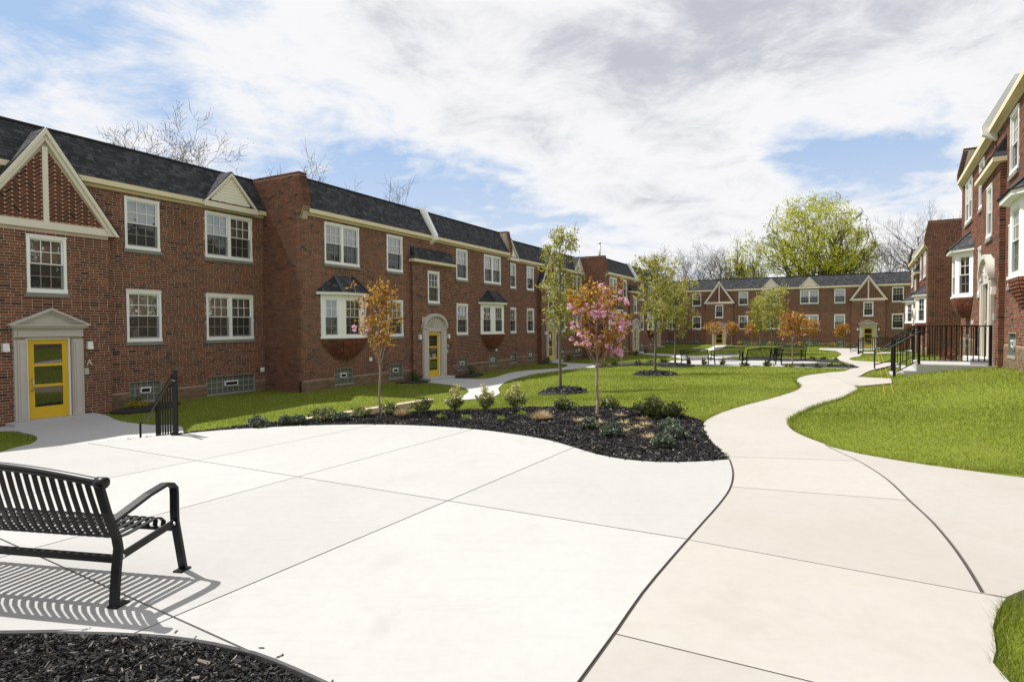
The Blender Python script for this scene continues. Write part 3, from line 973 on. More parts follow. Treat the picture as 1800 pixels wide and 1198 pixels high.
def lay(x0f, x1f, z0, z1, holes, y=0.0, seed=1, proud=0.007, depth=0.10):
    """boxes of bricks for a wall on the plane y, courses from z0 up; x limits are functions of z"""
    r = random.Random(seed)
    out = []
    k0 = int(round(z0 / BP))
    k1 = int(math.floor(z1 / BP))
    for k in range(k0, k1):
        zb = k * BP
        zt = zb + BH
        zm = (zb + zt) / 2
        xa, xb = x0f(zm), x1f(zm)
        if xb - xa < 0.05:
            continue
        hs = [(h[0], h[1]) for h in holes if h[2] < zt - 0.012 and h[3] > zb + 0.012]
        segs = cut(xa, xb, hs)
        head = k % 6 == 0
        x = math.floor(xa / 0.218) * 0.218 - 0.218 + (0.109 if k % 2 else 0.0) + (0.05 if head else 0)
        j = 0
        while x < xb:
            L = BL
            if head and j % 2:
                L = 0.098
            elif r.random() < 0.05:
                L = 0.098
            for p, q in segs:
                a, b = max(x, p + 0.002), min(x + L, q - 0.002)
                if b - a > 0.035:
                    yy = y - proud + r.uniform(-0.002, 0.0025)
                    out.append((a, b, yy, y + depth, zb + r.uniform(-0.0008, 0.0008), zt + r.uniform(-0.0008, 0.0008)))
            x += L + JT
            j += 1
    return out


def panel(x0, x1, z0, z1, holes, y0, y1):
    """rectangles of wall round the openings, as boxes"""
    xs = sorted({x0, x1, *[min(max(h[0], x0), x1) for h in holes], *[min(max(h[1], x0), x1) for h in holes]})
    out = []
    for a, b in zip(xs[:-1], xs[1:]):
        if b - a < 1e-6:
            continue
        mid = (a + b) / 2
        zs = cut(z0, z1, [(h[2], h[3]) for h in holes if h[0] < mid < h[1]])
        for p, q in zs:
            out.append((a, b, y0, y1, p, q))
    return out


def clip_poly(P, poly):
    """Sutherland-Hodgman: P clipped by the convex counter-clockwise polygon"""
    out = P
    for i in range(len(poly)):
        a, b = poly[i], poly[(i + 1) % len(poly)]
        inp, out = out, []
        if not inp:
            break
        side = lambda p: (b[0] - a[0]) * (p[1] - a[1]) - (b[1] - a[1]) * (p[0] - a[0])
        for j in range(len(inp)):
            p, q = inp[j], inp[(j + 1) % len(inp)]
            sp, sq = side(p), side(q)
            if sp >= 0:
                out.append(p)
            if (sp > 0 > sq) or (sp < 0 < sq):
                k = sp / (sp - sq)
                out.append((p[0] + (q[0] - p[0]) * k, p[1] + (q[1] - p[1]) * k))
    return out


def shingle_tabs(poly, seed=3, expo=0.125, lap=0.006):
    """tabs on a sloping plane; poly in plane coordinates (u along, v up the slope), convex ccw.
    returns list of corner quads (u,v) with thickness step"""
    r = random.Random(seed)
    vs = [p[1] for p in poly]
    us = [p[0] for p in poly]
    out = []
    v = min(vs)
    row = 0
    while v < max(vs) - 0.01:
        v1 = min(v + expo, max(vs))
        u = min(us) - r.uniform(0, 0.3)
        while u < max(us):
            w = r.choice((0.10, 0.13, 0.16, 0.2, 0.24))
            P = clip_poly([(u + 0.002, v), (u + w - 0.002, v), (u + w - 0.002, v1), (u + 0.002, v1)], poly)
            if len(P) >= 3:
                ar = 0.5 * abs(sum(P[i][0] * P[(i + 1) % len(P)][1] - P[(i + 1) % len(P)][0] * P[i][1] for i in range(len(P))))
                if ar > 0.0012:
                    out.append((P, v, v1, 0.004 if r.random() < 0.5 else 0.010))
            u += w
        v += expo
        row += 1
    return out


def tabs_mesh(mb, tabs, O, U, V, Nn):
    """add tabs to a builder: O origin, U along, V up-slope, Nn outward unit vectors"""
    O, U, V, Nn = Vector(O), Vector(U), Vector(V), Vector(Nn)
    for P, v0, v1, th in tabs:
        top = []
        for u, v in P:
            lift = 0.006 + th * (1 - (v - v0) / max(v1 - v0, 1e-3))
            top.append(O + U * u + V * v + Nn * lift)
        bot = [p - Nn * 0.016 for p in top]
        o = len(mb.v)
        n = len(P)
        mb.v += [tuple(p) for p in top + bot]
        mb.f.append(tuple(o + i for i in range(n)))
        for i in range(n):
            j = (i + 1) % n
            mb.f.append((o + i, o + n + i, o + n + j, o + j))


# ------------------------------------------------------------------ windows and doors (prototypes kept as mesh data)
def win_meshes(w, h, units, cols):
    d = {}
    f = MB()
    f.box(-w / 2, -w / 2 + 0.065, -0.025, 0.10, 0.0, h)
    f.box(w / 2 - 0.065, w / 2, -0.025, 0.10, 0.0, h)
    f.box(-w / 2 + 0.065, w / 2 - 0.065, -0.022, 0.10, h - 0.085, h)
    f.box(-w / 2 - 0.01, w / 2 + 0.01, -0.035, 0.10, -0.002, 0.10)
    f.box(-w / 2 - 0.015, w / 2 + 0.015, -0.04, 0.0, h - 0.03, h + 0.004)
    if units == 2:
        f.box(-0.055, 0.055, -0.018, 0.10, 0.10, h - 0.085)
    d['frame'] = f
    x0, x1 = -w / 2 + 0.065, w / 2 - 0.065
    spans = [(x0, x1)] if units == 1 else [(x0, -0.055), (0.055, x1)]
    zb, zt = 0.10, h - 0.085
    zm = (zb + zt) / 2
    up, lo, pu, pl, scn, bl, rm = MB(), MB(), MB(), MB(), MB(), MB(), MB()
    for a, b in spans:
        for s, pn, (p, q), y in ((up, pu, (zm - 0.02, zt), 0.025), (lo, pl, (zb, zm + 0.02), 0.055)):
            s.box(a, a + 0.035, y, y + 0.028, p, q)
            s.box(b - 0.035, b, y, y + 0.028, p, q)
            s.box(a + 0.035, b - 0.035, y + 0.001, y + 0.028, p, p + 0.04)
            s.box(a + 0.035, b - 0.035, y + 0.001, y + 0.028, q - 0.04, q)
            for i in range(1, cols):
                x = a + 0.035 + (b - a - 0.07) * i / cols
                s.box(x - 0.009, x + 0.009, y + 0.006, y + 0.016, p + 0.04, q - 0.04)
            z = (p + q) / 2
            s.box(a + 0.035, b - 0.035, y + 0.0065, y + 0.0155, z - 0.009, z + 0.009)
            pn.quad((a + 0.03, y + 0.02, p + 0.03), (b - 0.03, y + 0.02, p + 0.03), (b - 0.03, y + 0.02, q - 0.03), (a + 0.03, y + 0.02, q - 0.03))
        scn.quad((a, 0.022, zb), (b, 0.022, zb), (b, 0.022, zm), (a, 0.022, zm))
        rm.quad((a - 0.02, 0.15, zb - 0.02), (b + 0.02, 0.15, zb - 0.02), (b + 0.02, 0.15, zt + 0.02), (a - 0.02, 0.15, zt + 0.02))  # flat sheet coloured dark as the unlit room interior
        bl.quad((a - 0.02, 0.135, zb - 0.02), (b + 0.02, 0.135, zb - 0.02), (b + 0.02, 0.135, zt + 0.02), (a - 0.02, 0.135, zt + 0.02))
    sl = MB().box(-w / 2 - 0.05, w / 2 + 0.05, -0.055, 0.09, -0.105, -0.004)
    d.update(upper=up, lower=lo, pane_u=pu, pane_l=pl, screen=scn, blind=bl, sill=sl, room=rm)
    out = {}
    mats = dict(frame='white', upper='white', lower='white', pane_u='glass', pane_l='glass', screen='screen', blind='blind', sill='sill', room='shade_black')
    for k, v in d.items():
        me = v.mesh('window_' + k)
        me.materials.append(M[mats[k]])
        out[k] = me
    return out


WH = 1.5
WRD = random.Random(4)
WIN = dict(single=win_meshes(1.0, WH, 1, 3), double=win_meshes(1.76, WH, 2, 3), narrow=win_meshes(0.87, 1.45, 1, 3))


def window(kind, parent, x, y, z):
    m = WIN[kind]
    o = put('window', m['frame'], None, parent, (x, y, z))
    for k, nm in (('upper', 'sash'), ('lower', 'sash'), ('pane_u', 'pane'), ('pane_l', 'pane'), ('screen', 'insect_screen'), ('room', 'shade_backing'), ('sill', 'sill')):
        put(nm, m[k], None, o)
    f = WRD.choice((1.0, 1.0, 1.0, 1.0, 0.75, 0.52))
    h = 1.5 if kind != 'narrow' else 1.45
    b = put('blind', m['blind'], None, o, (0, 0, (h - 0.065) * (1 - f)))
    b.scale = (1, 1, f)
    return o


# glass-block basement windows
def block_mesh(w, h):
    m = MB()
    b = 0.012
    o = len(m.v)
    for (dx, dy) in ((0, 0.02), (b, 0.0)):
        m.v += [(-w / 2 + dx, dy, -h / 2 + dx), (w / 2 - dx, dy, -h / 2 + dx), (w / 2 - dx, dy, h / 2 - dx), (-w / 2 + dx, dy, h / 2 - dx)]
    m.f.append((4, 5, 6, 7))
    for i in range(4):
        j = (i + 1) % 4
        m.f.append((i, j, 4 + j, 4 + i))
    return m


def basement_meshes(w, h, nx, nz):
    bw, bh = w / nx, h / nz
    one = block_mesh(bw - 0.022, bh - 0.022)
    me = one.mesh('glass_block')
    me.materials.append(M['block'])
    fr = MB()
    fr.box(-w / 2, w / 2, 0.062, 0.09, 0, h)                       # mortar bed behind the blocks
    fr.box(-w / 2 - 0.03, w / 2 + 0.03, -0.03, 0.09, -0.06, 0.0)   # sill
    fr.box(-w / 2 - 0.012, w / 2 + 0.012, -0.012, 0.07, h, h + 0.02)
    fr.box(-w / 2 - 0.012, -w / 2 + 0.004, -0.012, 0.07, 0, h)
    fr.box(w / 2 - 0.004, w / 2 + 0.012, -0.012, 0.07, 0, h)
    fm = fr.mesh('basement_window')
    fm.materials.append(M['block_joint'])
    vw = 0.30 if w < 1.2 else 0.5
    v = MB()
    zc = h * 0.55
    v.box(-vw / 2, vw / 2, -0.02, 0.07, zc + 0.05, zc + 0.085)
    v.box(-vw / 2, -vw / 2 + 0.025, -0.01, 0.07, zc - 0.07, zc + 0.05)
    v.box(vw / 2 - 0.025, vw / 2, -0.01, 0.07, zc - 0.07, zc + 0.05)
    v.box(-vw / 2 + 0.025, vw / 2 - 0.025, -0.01, 0.07, zc - 0.085, zc - 0.062)
    vm = v.mesh('vent')
    vm.materials.append(M['white'])
    dk = MB().box(-vw / 2 + 0.025, vw / 2 - 0.025, 0.012, 0.07, zc - 0.062, zc + 0.05).mesh('vent_opening')
    dk.materials.append(M['shade_black'])  # solid block coloured dark as the shaded vent hole
    pos = [(-w / 2 + bw * (i + 0.5), 0.05, bh * (k + 0.5)) for i in range(nx) for k in range(nz)]
    al = MB()
    for p in pos:
        o = len(al.v)
        al.v += [(q[0] + p[0], q[1] + p[1], q[2] + p[2]) for q in one.v]
        al.f += [tuple(o + i for i in f) for f in one.f]
    am = al.mesh('glass_blocks')
    am.materials.append(M['block'])
    return dict(one=me, frame=fm, vent=vm, dark=dk, pos=pos, all=am)


BAS = dict(small=basement_meshes(0.9, 0.55, 5, 3), wide=basement_meshes(1.8, 0.55, 9, 3))


def basement(kind, parent, x, y, z, near):
    m = BAS[kind]
    o = put('basement_window', m['frame'], None, parent, (x, y, z))
    if near:
        for p in m['pos']:
            put('glass_block', m['one'], None, o, p)
    else:
        put('glass_blocks', m['all'], None, o)['kind'] = 'stuff'
    put('vent', m['vent'], None, o)
    put('vent_opening', m['dark'], None, o)
    return o


# yellow door leaf: 0.9 x 2.0
dl = MB()
DW, DH = 0.88, 2.0
dl.box(-DW / 2, -DW / 2 + 0.13, 0, 0.045, 0, DH)
dl.box(DW / 2 - 0.13, DW / 2, 0, 0.045, 0, DH)
zr = [(0, 0.30), (0.80, 0.865), (1.32, 1.385), (DH - 0.12, DH)]
for a, b in zr:
    dl.box(-DW / 2 + 0.13, DW / 2 - 0.13, 0.001, 0.045, a, b)
DOOR_LEAF = dl.mesh('door')
DOOR_LEAF.materials.append(M['yellow'])
DOOR_PANES = []
for a, b in ((0.30, 0.80), (0.865, 1.32), (1.385, DH - 0.12)):
    pm = MB().box(-DW / 2 + 0.13, DW / 2 - 0.13, 0.014, 0.03, a, b).mesh('pane')
    pm.materials.append(M['doorglass'])
    DOOR_PANES.append(pm)
hm = MB().tube([(-0.37, 0.0, 0.72), (-0.37, -0.06, 0.72), (-0.36, -0.075, 0.74), (-0.36, -0.075, 0.98), (-0.37, -0.06, 1.0), (-0.37, 0.0, 1.0)], 0.013, 8).mesh('handle', True)
hm.materials.append(M['steel'])
fm_ = MB()
fm_.box(-DW / 2 - 0.05, -DW / 2 - 0.004, -0.02, 0.06, 0, DH + 0.05)
fm_.box(DW / 2 + 0.004, DW / 2 + 0.05, -0.02, 0.06, 0, DH + 0.05)
fm_.box(-DW / 2 - 0.004, DW / 2 + 0.004, -0.02, 0.06, DH + 0.004, DH + 0.05)
DOOR_FRAME = fm_.mesh('door_frame')
DOOR_FRAME.materials.append(M['white'])
ntc = MB().box(-0.11, 0.11, 0.008, 0.013, 1.45, 1.75).mesh('notice')
ntc.materials.append(M['paper'])


def door(parent, x, y, z, notice=False):
    o = put('door', DOOR_LEAF, None, parent, (x, y, z))
    for p in DOOR_PANES:
        put('pane', p, None, o)
    put('handle', hm, None, o)
    put('door_frame', DOOR_FRAME, None, o)
    if notice:
        put('notice', ntc, None, o)
    return o


# surround with a pediment (recessed wings) ------------------------------------------------
s = MB()
for sx in (-1, 1):
    s.box(min(sx * 0.50, sx * 0.76), max(sx * 0.50, sx * 0.76), -0.07, 0.06, 0, 2.0)
    s.box(min(sx * 0.52, sx * 0.70), max(sx * 0.52, sx * 0.70), -0.095, -0.07, 0.0, 2.0)
    s.box(min(sx * 0.56, sx * 0.66), max(sx * 0.56, sx * 0.66), -0.112, -0.095, 0.06, 1.92)
s.box(-0.76, 0.76, -0.075, 0.06, 2.06, 2.36)
s.box(-0.68, 0.68, -0.098, -0.075, 2.07, 2.22)
s.box(-0.80, 0.80, -0.13, 0.06, 2.27, 2.30)
s.box(-0.84, 0.84, -0.17, 0.06, 2.30, 2.345)
s.box(-0.88, 0.88, -0.21, 0.06, 2.345, 2.375)
PED_BASE = s.mesh('door_surround')
PED_BASE.materials.append(M['stone'])
s = MB()
s.prism([(-0.74, 2.376), (0.74, 2.376), (0, 2.72)], 'y', -0.08, 0.06)
for k, (w0, y0) in enumerate(((0.90, -0.21), (0.80, -0.15), (0.70, -0.11))):
    for sx in (-1, 1):
        zz = 2.376
        a0 = (sx * w0, zz)
        a1 = (sx * (w0 - 0.115), zz)
        ap = 2.376 + w0 * 0.465
        P = [a0, (0, ap), (0, ap - 0.055), a1]
        if sx > 0:
            P = P[::-1]
        s.prism(P, 'y', y0, y0 + 0.05 + 0.001 * k)
s.prism([(-0.88, 2.377), (0, 2.776), (0.88, 2.377), (0.80, 2.377), (0, 2.74), (-0.80, 2.377)], 'y', -0.18, 0.05)
PEDIMENT = s.mesh('pediment')
PEDIMENT.materials.append(M['stone'])
# surround with a fanlight arch (projecting wings)
s = MB()
for sx in (-1, 1):
    s.box(min(sx * 0.50, sx * 0.90), max(sx * 0.50, sx * 0.90), -0.08, 0.06, 0, 2.17)
    s.box(min(sx * 0.60, sx * 0.84), max(sx * 0.60, sx * 0.84), -0.105, -0.08, 0.05, 2.08)
    s.box(min(sx * 0.50, sx * 0.93), max(sx * 0.50, sx * 0.93), -0.12, 0.06, 2.17, 2.25)
s.box(-0.50, 0.50, -0.07, 0.06, 2.06, 2.25)
ARCH_BASE = s.mesh('door_surround')
ARCH_BASE.materials.append(M['stone'])
s = MB()
el = lambda a, rx, rz: (rx * math.cos(a), 2.252 + rz * math.sin(a))
AN = [math.pi * i / 24 for i in range(25)]
s.prism([el(a, 0.80, 0.50) for a in AN], 'y', -0.05, 0.06)
for (r0, r1, yy) in (((0.93, 0.62), (0.80, 0.50), -0.16), ((0.80, 0.50), (0.74, 0.45), -0.10)):
    for i in range(24):
        q = [el(AN[i], *r0), el(AN[i + 1], *r0), el(AN[i + 1], *r1), el(AN[i], *r1)]
        s.prism(q[::-1], 'y', yy, 0.05)
for i in range(1, 10):
    a = math.pi * i / 10
    p0, p1 = el(a, 0.20, 0.12), el(a, 0.66, 0.40)
    s.obox((p0[0], -0.06, p0[1]), (p1[0], -0.06, p1[1]), 0.035, 0.045, (0, 1, 0))
s.prism([el(math.pi * i / 8, 0.17, 0.11) for i in range(9)], 'y', -0.09, -0.04)
FAN = s.mesh('fan_arch')
FAN.materials.append(M['stone'])
STEP = MB().box(-0.95, 0.95, -0.50, 0.08, -0.17, -0.004).mesh('door_step')
STEP.materials.append(M['conc_grey'])
LIGHT = MB().box(-0.065, 0.065, -0.11, 0.0, 0, 0.095).box(-0.06, 0.06, -0.10, 0.0, 0.10, 0.20).box(-0.05, 0.05, -0.06, 0.0, -0.005, 0.2).mesh('wall_light')
LIGHT.materials.append(M['white'])
VENTB = MB().box(-0.07, 0.07, -0.045, 0.02, 0, 0.15).box(-0.045, 0.045, -0.06, -0.045, 0.03, 0.12).mesh('wall_vent')
VENTB.materials.append(M['white'])
INTER = MB().box(-0.055, 0.055, -0.04, 0.01, 0, 0.17).box(-0.03, 0.03, -0.046, -0.04, 0.06, 0.13).mesh('intercom')
INTER.materials.append(M['stone'])


def letter(parent, ch, x, y, z, size=0.24):
    cu = bpy.data.curves.new('house_letter', 'FONT')
    cu.body = ch
    cu.size = size
    cu.extrude = 0.012
    cu.align_x = 'CENTER'
    tmp = bpy.data.objects.new('house_letter', cu)
    COL.objects.link(tmp)
    dg = bpy.context.evaluated_depsgraph_get()
    me = bpy.data.meshes.new_from_object(tmp.evaluated_get(dg))
    bpy.data.objects.remove(tmp)
    me.materials.clear()
    me.materials.append(M['alum'])
    return put('house_letter', me, None, parent, (x, y, z), (math.pi / 2, 0, 0))


# ------------------------------------------------------------------ wing templates (meshes shared by all wings)
EAVE, RTOP, RBACK = 5.88, 7.06, 0.55                # roof: eave height, ridge height, set-back
ZB = -1.0                                           # walls start below the ground
SLOPE = Vector((0, RBACK + 0.16, RTOP - EAVE))
SL = SLOPE.length
SV = SLOPE.normalized()
SN = Vector((0, -SV.z, SV.y))
LZ, UZ = 1.376, 4.07                                # sill heights of lower and upper windows
FT = -0.1                                           # top of the foundation band

T = {}


def reg(key, me, mat):
    me.materials.append(M[mat])
    T[key] = me
    return me


def wing_walls(key, hw, holes, y=0.0):
    reg(key + '_wall', boxes_mesh('wall', panel(-hw, hw, FT, 5.80, holes, y, y + 0.14), True), 'mortar')
    T[key + '_bricks'] = lay(lambda z: -hw, lambda z: hw, FT, 5.74, holes, y, seed=len(key))
    reg(key + '_base', boxes_mesh('foundation', panel(-hw - 0.004, hw + 0.004, ZB, FT, [h for h in holes if h[2] > ZB], y - 0.014, y + 0.14), True), 'parge')
    reg(key + '_baseb', boxes_mesh('tan_bricks', lay(lambda z: -hw, lambda z: hw, -0.929, FT - 0.02, holes, y - 0.014, 77, 0.004, 0.02)), 'tan_brick')


def win_holes(items):
    hs = []
    for kind, x, z in items:
        w, h = {'single': (1.0, 1.5), 'double': (1.76, 1.5), 'narrow': (0.87, 1.45), 'small': (0.9, 0.55), 'wide': (1.8, 0.55)}[kind]
        hs.append((x - w / 2 - 0.003, x + w / 2 + 0.003, z - (0.003 if h > 1 else 0.0), z + h + 0.003))
    return hs


PAV_WIN = [('double', s * 5.55, UZ) for s in (-1, 1)] + [('single', s * 2.55, UZ) for s in (-1, 1)] + [('single', s * 2.55, LZ) for s in (-1, 1)]
PAV_BAS = [('small', s * 5.55, -0.33) for s in (-1, 1)] + [('small', s * 2.55, -0.35) for s in (-1, 1)]
REC_WIN = [('double', s * 5.40, z) for s in (-1, 1) for z in (UZ, LZ)] + [('single', s * 2.55, z) for s in (-1, 1) for z in (UZ, LZ)]
REC_BAS = [('wide', s * 5.40, -0.40) for s in (-1, 1)] + [('small', s * 2.55, -0.36) for s in (-1, 1)]
PHW, RHW = 7.55, 7.28
TW, TP = 1.5, 0.13                                  # entry tower half width and projection
GW, GPJ = 1.47, 0.27                                # gabled bay half width and projection
wing_walls('pav', PHW, win_holes(PAV_WIN + PAV_BAS) + [(-TW + 0.02, TW - 0.02, ZB, 4.5)])
wing_walls('rec', RHW, win_holes(REC_WIN + REC_BAS) + [(-GW + 0.02, GW - 0.02, ZB, 4.3)])

# entry tower of the projecting wing
th_ = win_holes([('narrow', 0, 2.83)]) + [(-0.5, 0.5, -0.52, 1.54)]
reg('tower_wall', boxes_mesh('tower_wall', panel(-TW, TW, ZB, 4.62, th_, -TP, 0.12), True), 'mortar')
T['tower_bricks'] = lay(lambda z: -TW - 0.005, lambda z: TW + 0.005, -0.9, 4.60, th_ + [(-0.88, 0.88, -0.9, 2.2)], -TP, 11)
sb = []
for k in range(int(-0.9 / BP), int(4.58 / BP)):
    for sx in (-1, 1):
        x = sx * TW
        sb.append((x - 0.008 if sx < 0 else x - 0.05, x + 0.05 if sx < 0 else x + 0.008, -TP + 0.002, 0.0, k * BP, k * BP + BH))
T['tower_bricks'] += sb
# pent roof over the tower
m_ = MB()
zt0, zt1 = 4.72, 5.28
m_.prism([(-TP - 0.16, zt0), (0.0, zt0), (0.0, zt1)][::-1], 'x', -TW - 0.02, TW + 0.02)
reg('pent', m_.mesh('pent_roof'), 'roof_under')
m_ = MB()
pd = Vector((0, TP + 0.16, zt1 - zt0))
pl_ = pd.length
pv_ = pd.normalized()
pn_ = Vector((0, -pv_.z, pv_.y))
tabs_mesh(m_, shingle_tabs([(-TW - 0.10, 0), (TW + 0.10, 0), (TW - 0.22, pl_), (-TW + 0.22, pl_)], 5), (0, -TP - 0.17, zt0), (1, 0, 0), pv_, pn_)
for sx in (-1, 1):       # hipped ends
    e0, e1, e2 = Vector((sx * (TW + 0.10), -TP - 0.17, zt0)), Vector((sx * (TW + 0.10), 0, zt0)), Vector((sx * (TW - 0.22), 0, zt1))
    o = len(m_.v)
    m_.v += [tuple(e0), tuple(e1), tuple(e2)]
    m_.f.append((o, o + 1, o + 2))
reg('pent_sh', m_.mesh('shingles'), 'shingle')
reg('pent_f', MB().box(-TW - 0.10, TW + 0.10, -TP - 0.17, 0.0, 4.60, 4.715).mesh('pent_fascia'), 'cream')

# gabled bay of the recessed wing
gh = win_holes([('narrow', 0, 2.68)]) + [(-0.5, 0.5, -0.52, 1.54)]
reg('bay_wall', boxes_mesh('gable_wall', panel(-GW, GW, ZB, 4.32, gh, -GPJ, 0.12), True), 'mortar')
T['bay_bricks'] = lay(lambda z: -GW - 0.005, lambda z: GW + 0.005, -0.9, 4.28, gh + [(-0.75, 0.75, -0.9, 1.8)], -GPJ, 17)
sb = []
for k in range(int(-0.9 / BP), int(4.25 / BP)):
    for sx in (-1, 1):
        x = sx * GW
        sb.append((x - 0.008 if sx < 0 else x - 0.05, x + 0.05 if sx < 0 else x + 0.008, -GPJ + 0.002, 0.0, k * BP, k * BP + BH))
T['bay_bricks'] += sb
GB0, GAP, GHW = 4.42, 6.58, 1.50       # gable triangle: base z, apex z, half width
m_ = MB()
m_.prism([(-GHW, GB0), (GHW, GB0), (0, GAP)], 'y', -GPJ, 0.10)
reg('gable', m_.mesh('gable'), 'mortar')
# herringbone bricks clipped to the two halves of the triangle
m_ = MB()
ins = 0.10
for sx in (-1, 1):
    tri = [(0.055, GB0 + 0.10), (GHW - 0.17, GB0 + 0.10), (0.055, GAP - 0.27)]
    if sx < 0:
        tri = [(-p[0], p[1]) for p in tri][::-1]
    L_, w_ = 0.205, 0.0605
    p_ = 0.0715
    c45 = math.sqrt(0.5)
    for i in range(-70, 70):
        for j in range(-8, 50):
            # zig-zag columns: bricks lean alternately left and right
            for lean in (0, 1):
                cx = (2 * i + lean) * (L_ + 0.011) * c45 * 1.0
                cz = GB0 + j * p_ / c45
                if abs(cx) > 1.8 or cz > GAP + 0.2 or cz < GB0 - 0.2:
                    continue
                ang = math.pi / 4 if lean else -math.pi / 4
                ca, sa = math.cos(ang), math.sin(ang)
                P = [(cx + a * ca - b * sa, cz + a * sa + b * ca) for a, b in ((-L_ / 2, -w_ / 2), (L_ / 2, -w_ / 2), (L_ / 2, w_ / 2), (-L_ / 2, w_ / 2))]
                Q = clip_poly(P, tri)
                if len(Q) >= 3:
                    m_.prism(Q, 'y', -GPJ - 0.012, -GPJ + 0.01)
reg('gable_bricks', m_.mesh('herringbone_bricks'), 'brick_gable')
m_ = MB()       # cream boards of the gable
yy0, yy1 = -GPJ - 0.06, -GPJ + 0.02
m_.box(-GHW - 0.16, GHW + 0.16, -GPJ - 0.05, -GPJ + 0.03, GB0 - 0.12, GB0 + 0.06)
m_.box(-0.06, 0.06, yy0 + 0.015, yy1, GB0 + 0.06, GAP - 0.2)
sl_ = (GAP - GB0) / GHW
for sx in (-1, 1):
    for d0, d1, ya in ((0.0, 0.14, -GPJ - 0.075), (-0.075, 0.03, -GPJ - 0.13)):
        P = [(sx * (GHW + 0.13 - d0), GB0 - 0.12), (0, GAP + 0.16 - d0 * sl_), (0, GAP + 0.16 - d1 * sl_), (sx * (GHW + 0.13 - d1), GB0 - 0.12)]
        m_.prism(P if sx < 0 else P[::-1], 'y', ya, yy1 + 0.01)
reg('gable_boards', m_.mesh('barge_board'), 'gable_paint')
# little roof behind the gable
m_ = MB()
for sx in (-1, 1):
    A0, A1 = Vector((sx * (GHW + 0.26), -GPJ - 0.10, GB0 - 0.10)), Vector((0, -GPJ - 0.10, GAP + 0.26))
    V_ = (A1 - A0)
    Lv = V_.length
    V_.normalize()
    U_ = Vector((0, 1, 0))
    Nn = V_.cross(U_) if sx > 0 else U_.cross(V_)
    if Nn.z < 0:
        Nn = -Nn
    poly = [(0, 0), (0.75, 0), (0.95, Lv), (0, Lv)]
    m_.quad(A0, A0 + U_ * 0.75, A1 + U_ * 0.95, A1)
    tabs_mesh(m_, shingle_tabs(poly, 8 + sx), A0, U_, V_, Nn)
reg('gable_roof', m_.mesh('gable_roof'), 'shingle')

# small white dormer gables over the double windows
m_ = MB()
DHW = 0.95
m_.prism([(-DHW, 5.70), (DHW, 5.70), (0, 6.84)], 'y', -0.13, 0.05)
reg('dormer', m_.mesh('dormer_gable'), 'offwhite')
m_ = MB()
for k in range(11):      # lapped siding boards
    z0 = 5.82 + k * 0.10
    w = DHW * (6.84 - z0) / 1.14 - 0.05
    if w > 0.05:
        m_.prism([(-0.146, z0), (-0.131, z0), (-0.131, z0 + 0.10), (-0.135, z0 + 0.10)], 'x', -w, w)
reg('dormer_sid', m_.mesh('siding_board'), 'offwhite')
m_ = MB()
m_.box(-DHW - 0.06, DHW + 0.06, -0.215, 0.0, 5.70, 5.84)
for sx in (-1, 1):
    P = [(sx * (DHW + 0.08), 5.83), (0, 6.95), (0, 6.83), (sx * (DHW - 0.02), 5.83)]
    m_.prism(P if sx < 0 else P[::-1], 'y', -0.205, -0.06)
reg('dormer_trim', m_.mesh('dormer_trim'), 'gable_paint')
m_ = MB()
for sx in (-1, 1):
    A0, A1 = Vector((sx * (DHW + 0.13), -0.20, 5.81)), Vector((0, -0.20, 6.99))
    V_ = (A1 - A0)
    Lv = V_.length
    V_.normalize()
    U_ = Vector((0, 1, 0))
    Nn = V_.cross(U_)
    if Nn.z < 0:
        Nn = -Nn
    poly = [(0, 0), (0.10, 0), (0.75, Lv), (0, Lv)]
    m_.quad(A0, A0 + U_ * 0.1, A1 + U_ * 0.75, A1)
    tabs_mesh(m_, shingle_tabs(poly, 18 + sx), A0, U_, V_, Nn)
reg('dormer_roof', m_.mesh('dormer_roof'), 'shingle')

# main roofs: slope shell, flat deck, fascia and soffit
for key, hw in (('pav', PHW - 0.30), ('rec', RHW)):
    m_ = MB()
    m_.prism([(-0.16, EAVE), (RBACK, RTOP), (9.0, RTOP), (9.0, EAVE - 0.3), (-0.0, EAVE - 0.05)], 'x', -hw, hw)
    reg(key + '_roof', m_.mesh('roof'), 'roof_under')
    T[key + '_tabs'] = shingle_tabs([(-hw, 0), (hw, 0), (hw, SL), (-hw, SL)], 21)
    m_ = MB()
    tabs_mesh(m_, T[key + '_tabs'], (0, -0.165, EAVE), (1, 0, 0), SV, SN)
    reg(key + '_shingles', m_.mesh('shingles'), 'shingle')
    m_ = MB()
    m_.box(-hw, hw, RBACK - 0.05, RBACK + 0.10, RTOP - 0.01, RTOP + 0.05)
    reg(key + '_cap', m_.mesh('roof_edge'), 'roof_under')
    m_ = MB()
    m_.box(-hw, hw, -0.19, -0.165, 5.74, EAVE)
    m_.box(-hw, hw, -0.165, 0.0, 5.742, 5.775)
    m_.box(-hw, hw, -0.045, -0.009, 5.66, 5.741)
    reg(key + '_fascia', m_.mesh('eave_board'), 'cream')
    # solid body behind the front wall
    reg(key + '_body', boxes_mesh('body', [(-hw - 0.15, hw + 0.15, 0.16, 8.9, ZB, 5.79)], True), 'parge')

